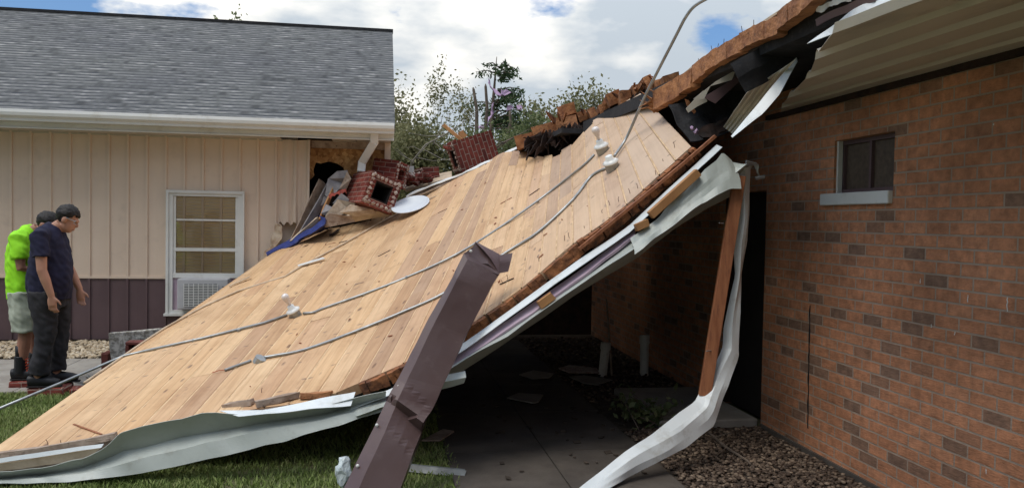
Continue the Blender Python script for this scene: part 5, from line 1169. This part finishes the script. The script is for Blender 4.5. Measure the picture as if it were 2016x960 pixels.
tree('round_tree', 1142, 160, 36, 'round olive tree top rising behind the splintered roof edge', 'leafB', 'bark', .62, 5200, .085, 5, .9, .4, 44, clump=.55, bare=.25)
tree('round_tree', 1072, 198, 38, 'small sparse tree left of the round olive tree top', 'leafB', 'bark', .6, 900, .12, 4, .9, .5, 47, clump=.5, bare=.3)
tree('bushy_tree', 1048, 228, 26, 'green pointed tree behind the lowest splintered beam ends', 'leafA', 'bark', .4, 5000, .06, 4, .8, .4, 52, clump=.5, bare=.15)
tree('bushy_tree', 1018, 262, 24, 'low dark green tree behind the tilted chimney piece', 'leafA', 'bark', .7, 8000, .06, 4, .9, .35, 55, clump=.65, bare=.1)
tree('bushy_tree', 930, 262, 24, 'low green tree directly behind the splintered standing boards', 'leafA', 'palebark', .6, 6000, .06, 4, .9, .35, 61, clump=.6, bare=.15)
tree('round_tree', 462, 28, 42, 'leafy tree top poking over the shingle roof ridge', 'leafA', 'bark', .6, 1500, .14, 4, .9, .5, 63, clump=.6)
tree('round_tree', 500, 36, 42, 'small leafy sprig just right of the tree top over the ridge', 'leafA', 'bark', .25, 700, .13, 4, .9, .5, 64, clump=.5)
# broken conifer with lilac insulation caught in it
random.seed(70); np.random.seed(70)
ct = at(978, 112, 28); base = V((ct.x - .3, ct.y, 0)); con = thing('conifer', base, 'dark ragged conifer snapped on one side, lilac insulation caught in its boughs', 'tree', 'trees beyond the gap')
bm = bmesh.new(); tube(bm, [base, base + V((.1, 0, ct.z * .5)), V((ct.x - .1, ct.y, ct.z * .8)), ct], [.16, .12, .06, .012], 7); C, S2, T = [], [], []
for k in range(58):
    u = random.uniform(.42, .98); z = ct.z * u; p = V((base.x + .1 + (ct.x - base.x) * u, ct.y, z)); an = random.uniform(-1.4, 1.7) if random.random() < .78 else random.uniform(0, 6.28); ln_ = ((1.05 - u) * 3.0 * random.uniform(.5, 1.25) + .3) * 1.15
    d = V((math.cos(an), math.sin(an), random.uniform(-.15, .25))); e = p + d * ln_; e.z -= ln_ * ln_ * .06; mid = p.lerp(e, .5) + V((0, 0, .1)); tube(bm, [p, mid, e], [.03, .02, .006], 4)
    for j in range(int(48 * ln_) + 14):
        w_ = random.uniform(.2, 1.05); q = p.lerp(e, w_) + V((random.gauss(0, .09), random.gauss(0, .09), random.gauss(-.05, .09))) * (.5 + ln_ * .4); C.append(q[:]); S2.append(random.uniform(.05, .12)); T.append(random.gauss(.45, .22) + .25 * (q.z - z))
obj('trunk', bm, 'bark', con, True, uv=False); v, f, tn = leaves_np(C, S2, np.array(T), .35); mesh_np('crown', v, f, 'leafC', tn, con)
for l, lab in (([(962, 158), (972, 176), (990, 184), (1002, 180)], 'lilac insulation ribbon high in the conifer'), ([(972, 200), (966, 225), (952, 246), (940, 250)], 'lilac insulation strand hanging low left in the conifer'), ([(996, 210), (1010, 212), (1026, 204)], 'lilac insulation wad on the right bough of the conifer')):
    ribbon('insulation_strand', [[at(x, y, 27.4) for x, y in l], [at(x + 1, y + 6, 27.2) for x, y in l]], 'lilac', None, 14, 3, .16, 4, .02); o = bpy.context.view_layer.objects and COL.objects[-1]; tag(o, lab, 'insulation')
for x0, y0, x1, y1, Y, lab in ((932, 172, 938, 262, 25, 'snapped bare trunk left of the conifer'), (956, 165, 955, 262, 26, 'snapped dark trunk beside the conifer'), (1004, 218, 1000, 265, 26, 'short snapped stump right of the conifer')):
    a = at(x0, y0, Y); b = at(x1, y1, Y); g = V((b.x, b.y, 0)); bm = bmesh.new(); tube(bm, [g, b, a.lerp(b, .5) + V((.06, 0, 0)), a.lerp(b, .06), a], [.09, .065, .055, .045, .012], 7); t = tag(obj('snapped_trunk', bm, 'bark', smooth=True), lab, 'tree trunk', 'snapped trunks beyond the gap')
# tangle of pale fallen branches
for k, (cx, cy, lab) in enumerate(((830, 300, 'tangle of pale bare branches left of the tilted chimney piece'), (975, 300, 'tangle of brown bare branches right of the tilted chimney piece'))):
    bm = bmesh.new(); root = at(cx - 30, cy + 45, 19.5); hub = [root, root + V((.15, 0, .35)), root + V((.45, -.1, .75)), root + V((.9, -.1, 1.0)), root + V((1.25, 0, 1.2))]; tube(bm, hub, [.03, .026, .02, .014, .006], 5)
    for j in range(15):
        p = random.choice(hub[:4]).lerp(random.choice(hub[1:4]), random.random()) + V((0, random.uniform(-.02, .02), 0)); d = V((random.uniform(-1, 1), random.uniform(-.3, .3), random.uniform(-.4, .8))) * random.uniform(.5, 1.3)
        tube(bm, [p, p + d * .5 + V((0, 0, random.uniform(-.1, .1))), p + d], [.013, .009, .004], 4)
    tag(obj('fallen_branches', bm, 'palebark' if k == 0 else 'bark'), lab, 'branches')
# leafy branch in the passage
random.seed(5); np.random.seed(5)
lb = thing('leafy_branch', gnd(1275, 838), 'dark leafy branch lying on the shaded ground beside the white strip', 'branch')
bm = bmesh.new(); C, S2, T = [], [], []
for k in range(14):
    p = gnd(1275 + random.uniform(-50, 60), 830 + random.uniform(-14, 16), .02); d = V((random.uniform(-.3, .3), random.uniform(-.2, .2), random.uniform(.05, .3)))
    tube(bm, [p, p + d * .6, p + d], [.006, .005, .002], 4)
    for j in range(22): q = p + d * random.uniform(.2, 1.1) + V((random.gauss(0, .05), random.gauss(0, .05), random.gauss(0, .04))); q.z = max(q.z, .02); C.append(q[:]); S2.append(random.uniform(.02, .045)); T.append(random.gauss(.5, .25))
obj('twigs', bm, 'bark', lb); v, f, tn = leaves_np(C, S2, np.array(T)); mesh_np('leaves', v, f, 'leafA', tn, lb)
# dead leaves and crumbs on the shaded path
bm = bmesh.new()
for k in range(170):
    x = random.choice([random.gauss(1220, 90), random.uniform(920, 1330)]); y = random.gauss(800, 55)
    if y < 700 or y > 950: continue
    p = gnd(x, y, .028); M = Matrix.Translation(p) @ Matrix.Rotation(random.uniform(0, 6), 4, 'Z') @ Matrix.Rotation(random.uniform(-.5, .5), 4, 'X'); s = random.uniform(.008, .03); box(bm, (-s, -s * .6, 0), (s, s * .6, .006), M)
tag(obj('leaf_litter', bm, 'dirt'), 'scattered leaf litter and crumbs on the shaded concrete path', 'litter', kind='stuff')

# ================================================================== PEOPLE
def person(loc, label, sk, shirt, pants, spec, rotz=0):
    t = thing('person', loc, label, 'person')
    Mx = Matrix.Translation(loc) @ Matrix.Rotation(rotz, 4, 'Z')
    def T_(l): return [Mx @ V(p) for p in l]
    fx = Mx.to_3x3() @ V((1, 0, 0)); fy = Mx.to_3x3() @ V((0, 1, 0))
    def tb(bm, P, r, n=14, side=None): tube(bm, T_(P), r, n, side or fx)
    s = spec
    # body: head, neck, arms, legs in one surface
    bm = bmesh.new(); hx_, hz_ = s['head']; til = s['tilt']; hc = V((hx_, 0, hz_))
    HR = Matrix.Rotation(til, 3, 'Y')
    def hp_(x, y, z): return Mx @ (hc + HR @ V((x, y, z)))
    for c, r in (((-.012, 0, .03), (.098, .077, .092)), ((.022, 0, -.045), (.072, .062, .085)), ((.05, 0, -.095), (.036, .036, .026)), ((.098, 0, -.02), (.02, .014, .026)), ((.09, 0, -.068), (.014, .026, .012)), ((.082, 0, .02), (.02, .05, .016))):
        ball(bm, (0, 0, 0), r, 2, None)
        for v in bm.verts[-42 * 1:] if False else []: pass
        vs_ = bm.verts[:][-162 if False else -42:]
        for v in vs_: v.co = hp_(*(V(c) + v.co))
    for sy in (-1, 1):
        ball(bm, (0, 0, 0), (.026, .012, .036), 2)
        for v in bm.verts[:][-42:]: v.co = hp_(*(V((-.008, sy * .08, -.01)) + v.co))
    tb(bm, [s['neck0'], tuple(hc + HR @ V((-.03, 0, -.07)))], [.062, .056])
    tb(bm, [(s['neck0'][0] - .01, 0, s['neck0'][2] - .12), s['neck0']], [(.07, .1), .06])
    tb(bm, [(0.02, 0, .95), (.02, 0, 1.3), (s['neck0'][0] - .01, 0, s['neck0'][2] - .1)], [(.10, .13), (.11, .15), (.07, .09)])
    for side in ('R', 'L'):
        S_, E_, W_, Hn = s['arm' + side]; sy = -1 if side == 'R' else 1
        tb(bm, [S_, tuple(V(S_).lerp(V(E_), .5)), E_, tuple(V(E_).lerp(V(W_), .35)), W_], [.058, .052, .045, .045, .031], 12)
        wv, hv = V(W_), V(Hn); dh = (hv - wv).normalized()
        tb(bm, [W_, tuple(wv + dh * .05), tuple(wv + dh * .1)], [(.026, .03), (.042, .024), (.04, .02)], 10)
        fwd = V((1, 0, 0)) - dh * dh.x; fwd.normalize()
        for k, fl_ in enumerate((.078, .088, .082, .062)):
            o0 = wv + dh * .09 + fwd * (.030 - k * .02); b1 = o0 + dh * fl_ * .55; b2 = b1 + (dh * .6 + V((.2, sy * -.6, 0)) * .6 + fwd * .25).normalized() * fl_ * .5
            tb(bm, [tuple(o0), tuple(b1), tuple(b2)], [.0105, .0095, .008], 6)
        o0 = wv + dh * .035 + fwd * .03; tb(bm, [tuple(o0), tuple(o0 + (dh + fwd).normalized() * .04), tuple(o0 + (dh * 1.5 + fwd).normalized() * .075)], [.014, .012, .009], 6)
        Hp, K, A = s['leg' + side]; tb(bm, [Hp, K, tuple(V(K).lerp(V(A), .3)), A, (A[0], A[1], .03)], [.095, .062, .062, .04, .045], 12)
    tb(bm, [(.02, 0, .85), (.02, 0, 1.0)], [(.11, .14), (.11, .14)])
    remesh('body', bm, sk, t, .008, 3)
    # shirt
    bm = bmesh.new(); tb(bm, [(x, 0, z) for z, x, a, b in s['torso']], [(a, b) for z, x, a, b in s['torso']], 22)
    for side in ('R', 'L'):
        S_, E_, W_, Hn = s['arm' + side]; a = V(S_); e = a.lerp(V(E_), s['sleeve']); tb(bm, [tuple(a + V((0, .09 if side == 'R' else -.09, .03))), tuple(a), tuple(a.lerp(e, .5)), tuple(e)], [.075, .085, .082, .078], 14)
    sh = remesh('shirt', bm, shirt, t, .010, 4, .016)
    # trousers or shorts
    bm = bmesh.new()
    for side in ('R', 'L'):
        Hp, K, A = (V(q) for q in s['leg' + side]); end = K.lerp(A, s['pantlen']) if s['pantlen'] >= 0 else Hp.lerp(K, 1 + s['pantlen'])
        if s['pantlen'] >= 0: P, r = [Hp + V((0, 0, .04)), Hp.lerp(K, .5), K, K.lerp(A, .5), end], [(.145, .115), (.118, .098), (.092, .085), (.085, .08), (.088, .08)]
        else: P, r = [Hp + V((0, 0, .04)), Hp.lerp(K, .4), end], [(.14, .11), (.13, .11), (.125, .11)]
        tb(bm, [tuple(q) for q in P], r, 16)
    tb(bm, [(s['torso'][0][1], 0, .76), (s['torso'][0][1], 0, .98)], [(.16, .17), (.165, .17)], 18)
    remesh('trousers' if s['pantlen'] >= 0 else 'shorts', bm, pants, t, .010, 3, .018)
    # hair cap
    bm = bmesh.new(); ball(bm, (0, 0, 0), 1.0, 4)
    for v in bm.verts:
        q = v.co.copy(); p = V((q.x * .108 - .018, q.y * .087, q.z * .1 + .042)); low = .052 if p.x > .055 else (.052 - (.055 - p.x) * 1.15)      # hairline: high in front, down to the nape behind
        low = max(low, -.075) + .014 * noise.noise(q * 7) + .008 * noise.noise(q * 19)
        if p.z < low: p = V((p.x * .72 - .004, p.y * .72, low + (p.z - low) * .25))
        v.co = hp_(*p) + noise.noise_vector(V((p.x * 40, p.y * 110, p.z * 60))) * .011
    obj('hair', bm, 'hair', t, True)
    # shoes
    for side in ('R', 'L'):
        A = V(s['leg' + side][2]); bm = bmesh.new(); x0 = A.x - .085
        tb(bm, [(x0, A.y, .055), (x0 + .05, A.y, .06), (x0 + .13, A.y, .052), (x0 + .22, A.y, .046), (x0 + .275, A.y, .04)], [(.055, .04), (.065, .045), (.058, .05), (.046, .05), (.032, .035)], 12, fx.cross(fy))
        if s['boot']: tb(bm, [(A.x, A.y, .06), (A.x, A.y, .24)], [.06, .058], 12)
        o = remesh('boot' if s['boot'] else 'shoe', bm, 'boot', t, .008, 3)
        bm = bmesh.new(); tb(bm, [(x0, A.y, .008), (x0 + .14, A.y, .008), (x0 + .29, A.y, .008)], [(.012, .042), (.012, .052), (.01, .036)], 12, fx.cross(fy)); obj('sole', bm, 'dark', o)
        if s['boot']:
            bm = bmesh.new()
            for k in range(5): z = .09 + k * .028; tb(bm, [(A.x + .062 - k * .002, A.y - .035, z), (A.x + .07 - k * .002, A.y, z + .012), (A.x + .062 - k * .002, A.y + .035, z)], .007, 6)
            obj('laces', bm, 'lace', o); bm = bmesh.new(); tb(bm, [(A.x, A.y, .23), (A.x, A.y, .34)], [.05, .05], 12); obj('sock', bm, 'boot', t, True)
    if s.get('glasses'):
        bm = bmesh.new()
        for sy in (-1, 1):
            P = [hp_(.094 - abs(y - .5) * .03, sy * y * .062 + sy * .006, .012 + z) for y, z in ((0, .012), (1, .012), (1, -.016), (.5, -.02), (0, -.014), (0, .012))]; tube(bm, P, .0028, 5)
            tube(bm, [hp_(.085, sy * .068, .018), hp_(.0, sy * .086, .018)], .0028, 5)
        obj('glasses', bm, 'lens', t)
    return t
ZB = .085
L2_ = at(92, 752, 8.25); P2 = V((L2_.x, 8.25, ZB))
person(P2, 'dark haired man in navy polo, charcoal trousers and clear glasses, arms hanging, looking down', 'skin', 'navy', 'char',
       dict(head=(.18, 1.61), tilt=R(27), neck0=(.075, 0, 1.52), sleeve=.62, pantlen=.92, boot=False, glasses=True,
            torso=[(.845, .02, .185, .185), (.95, .028, .2, .195), (1.08, .032, .2, .2), (1.22, .03, .182, .2), (1.36, .022, .155, .2), (1.46, .025, .125, .185), (1.53, .05, .08, .11), (1.555, .065, .065, .075)],
            armR=((.0, -.215, 1.445), (.03, -.265, 1.13), (.105, -.25, .89), (.125, -.245, .7)), armL=((.03, .215, 1.445), (.12, .26, 1.14), (.235, .22, .91), (.26, .2, .7)),
            legR=((.01, -.1, .88), (.015, -.1, .48), (-.05, -.1, .09)), legL=((.04, .1, .88), (.075, .1, .48), (.06, .11, .09))), R(6))
L1_ = at(46, 738, 8.62); P1 = V((L1_.x, 8.62, ZB))
person(P1, 'man in bright yellow-green tee, pale grey shorts and black boots with orange laces, head bowed', 'skin2', 'hivis', 'short',
       dict(head=(.205, 1.545), tilt=R(46), neck0=(.09, 0, 1.48), sleeve=.68, pantlen=-.06, boot=True,
            torso=[(.80, .03, .17, .175), (.92, .03, .185, .185), (1.05, .025, .185, .185), (1.2, .012, .17, .19), (1.33, .012, .15, .19), (1.43, .03, .115, .175), (1.5, .07, .07, .1), (1.52, .085, .06, .07)],
            armR=((.02, -.205, 1.41), (.06, -.24, 1.12), (.26, -.1, 1.10), (.4, 0, 1.12)), armL=((.04, .205, 1.41), (.1, .22, 1.12), (.28, .08, 1.12), (.4, 0, 1.14)),
            legR=((.03, -.1, .84), (.05, -.1, .46), (.01, -.1, .09)), legL=((.04, .1, .84), (.08, .1, .46), (.07, .1, .09))), R(4))
# masonry chunks they stand on
def chunk(c, sx, sy, sz, m, label, rz=0):
    bm = bmesh.new(); M = Matrix.Translation(c) @ Matrix.Rotation(rz, 4, 'Z'); box(bm, (-sx, -sy, 0), (sx, sy, sz), M); bevel(bm, .012, 1); bmesh.ops.subdivide_edges(bm, edges=bm.edges[:], cuts=2, use_grid_fill=True)
    for v in bm.verts:
        z0 = v.co.z; v.co += noise.noise_vector(v.co * 14) * .014
        if z0 > sz * .8: v.co.z = min(v.co.z, sz)
    return tag(obj('masonry_chunk', bm, m), label, 'masonry chunk', 'masonry chunks under the two men')
chunk(V((P1.x + .07, P1.y, .0)), .14, .17, .083, 'brickred', 'red brick slab under the black boots')
chunk(V((P2.x + .04, P2.y, .0)), .16, .15, .083, 'brickred', 'red brick slab under the man in navy')
chunk(V((P2.x + .36, P2.y - .06, .0)), .11, .1, .07, 'brickred', 'mortar smeared red brick just ahead of the navy man', R(12))
# fallen gutter end on the pavement
bm = bmesh.new(); beam(bm, gnd(150, 752, .02), gnd(200, 762, .03), .04, .03, (0, 0, 1)); tag(obj('pipe_scrap', bm, 'galv'), 'short grey pipe scrap on the pavement by the deck edge', 'pipe')
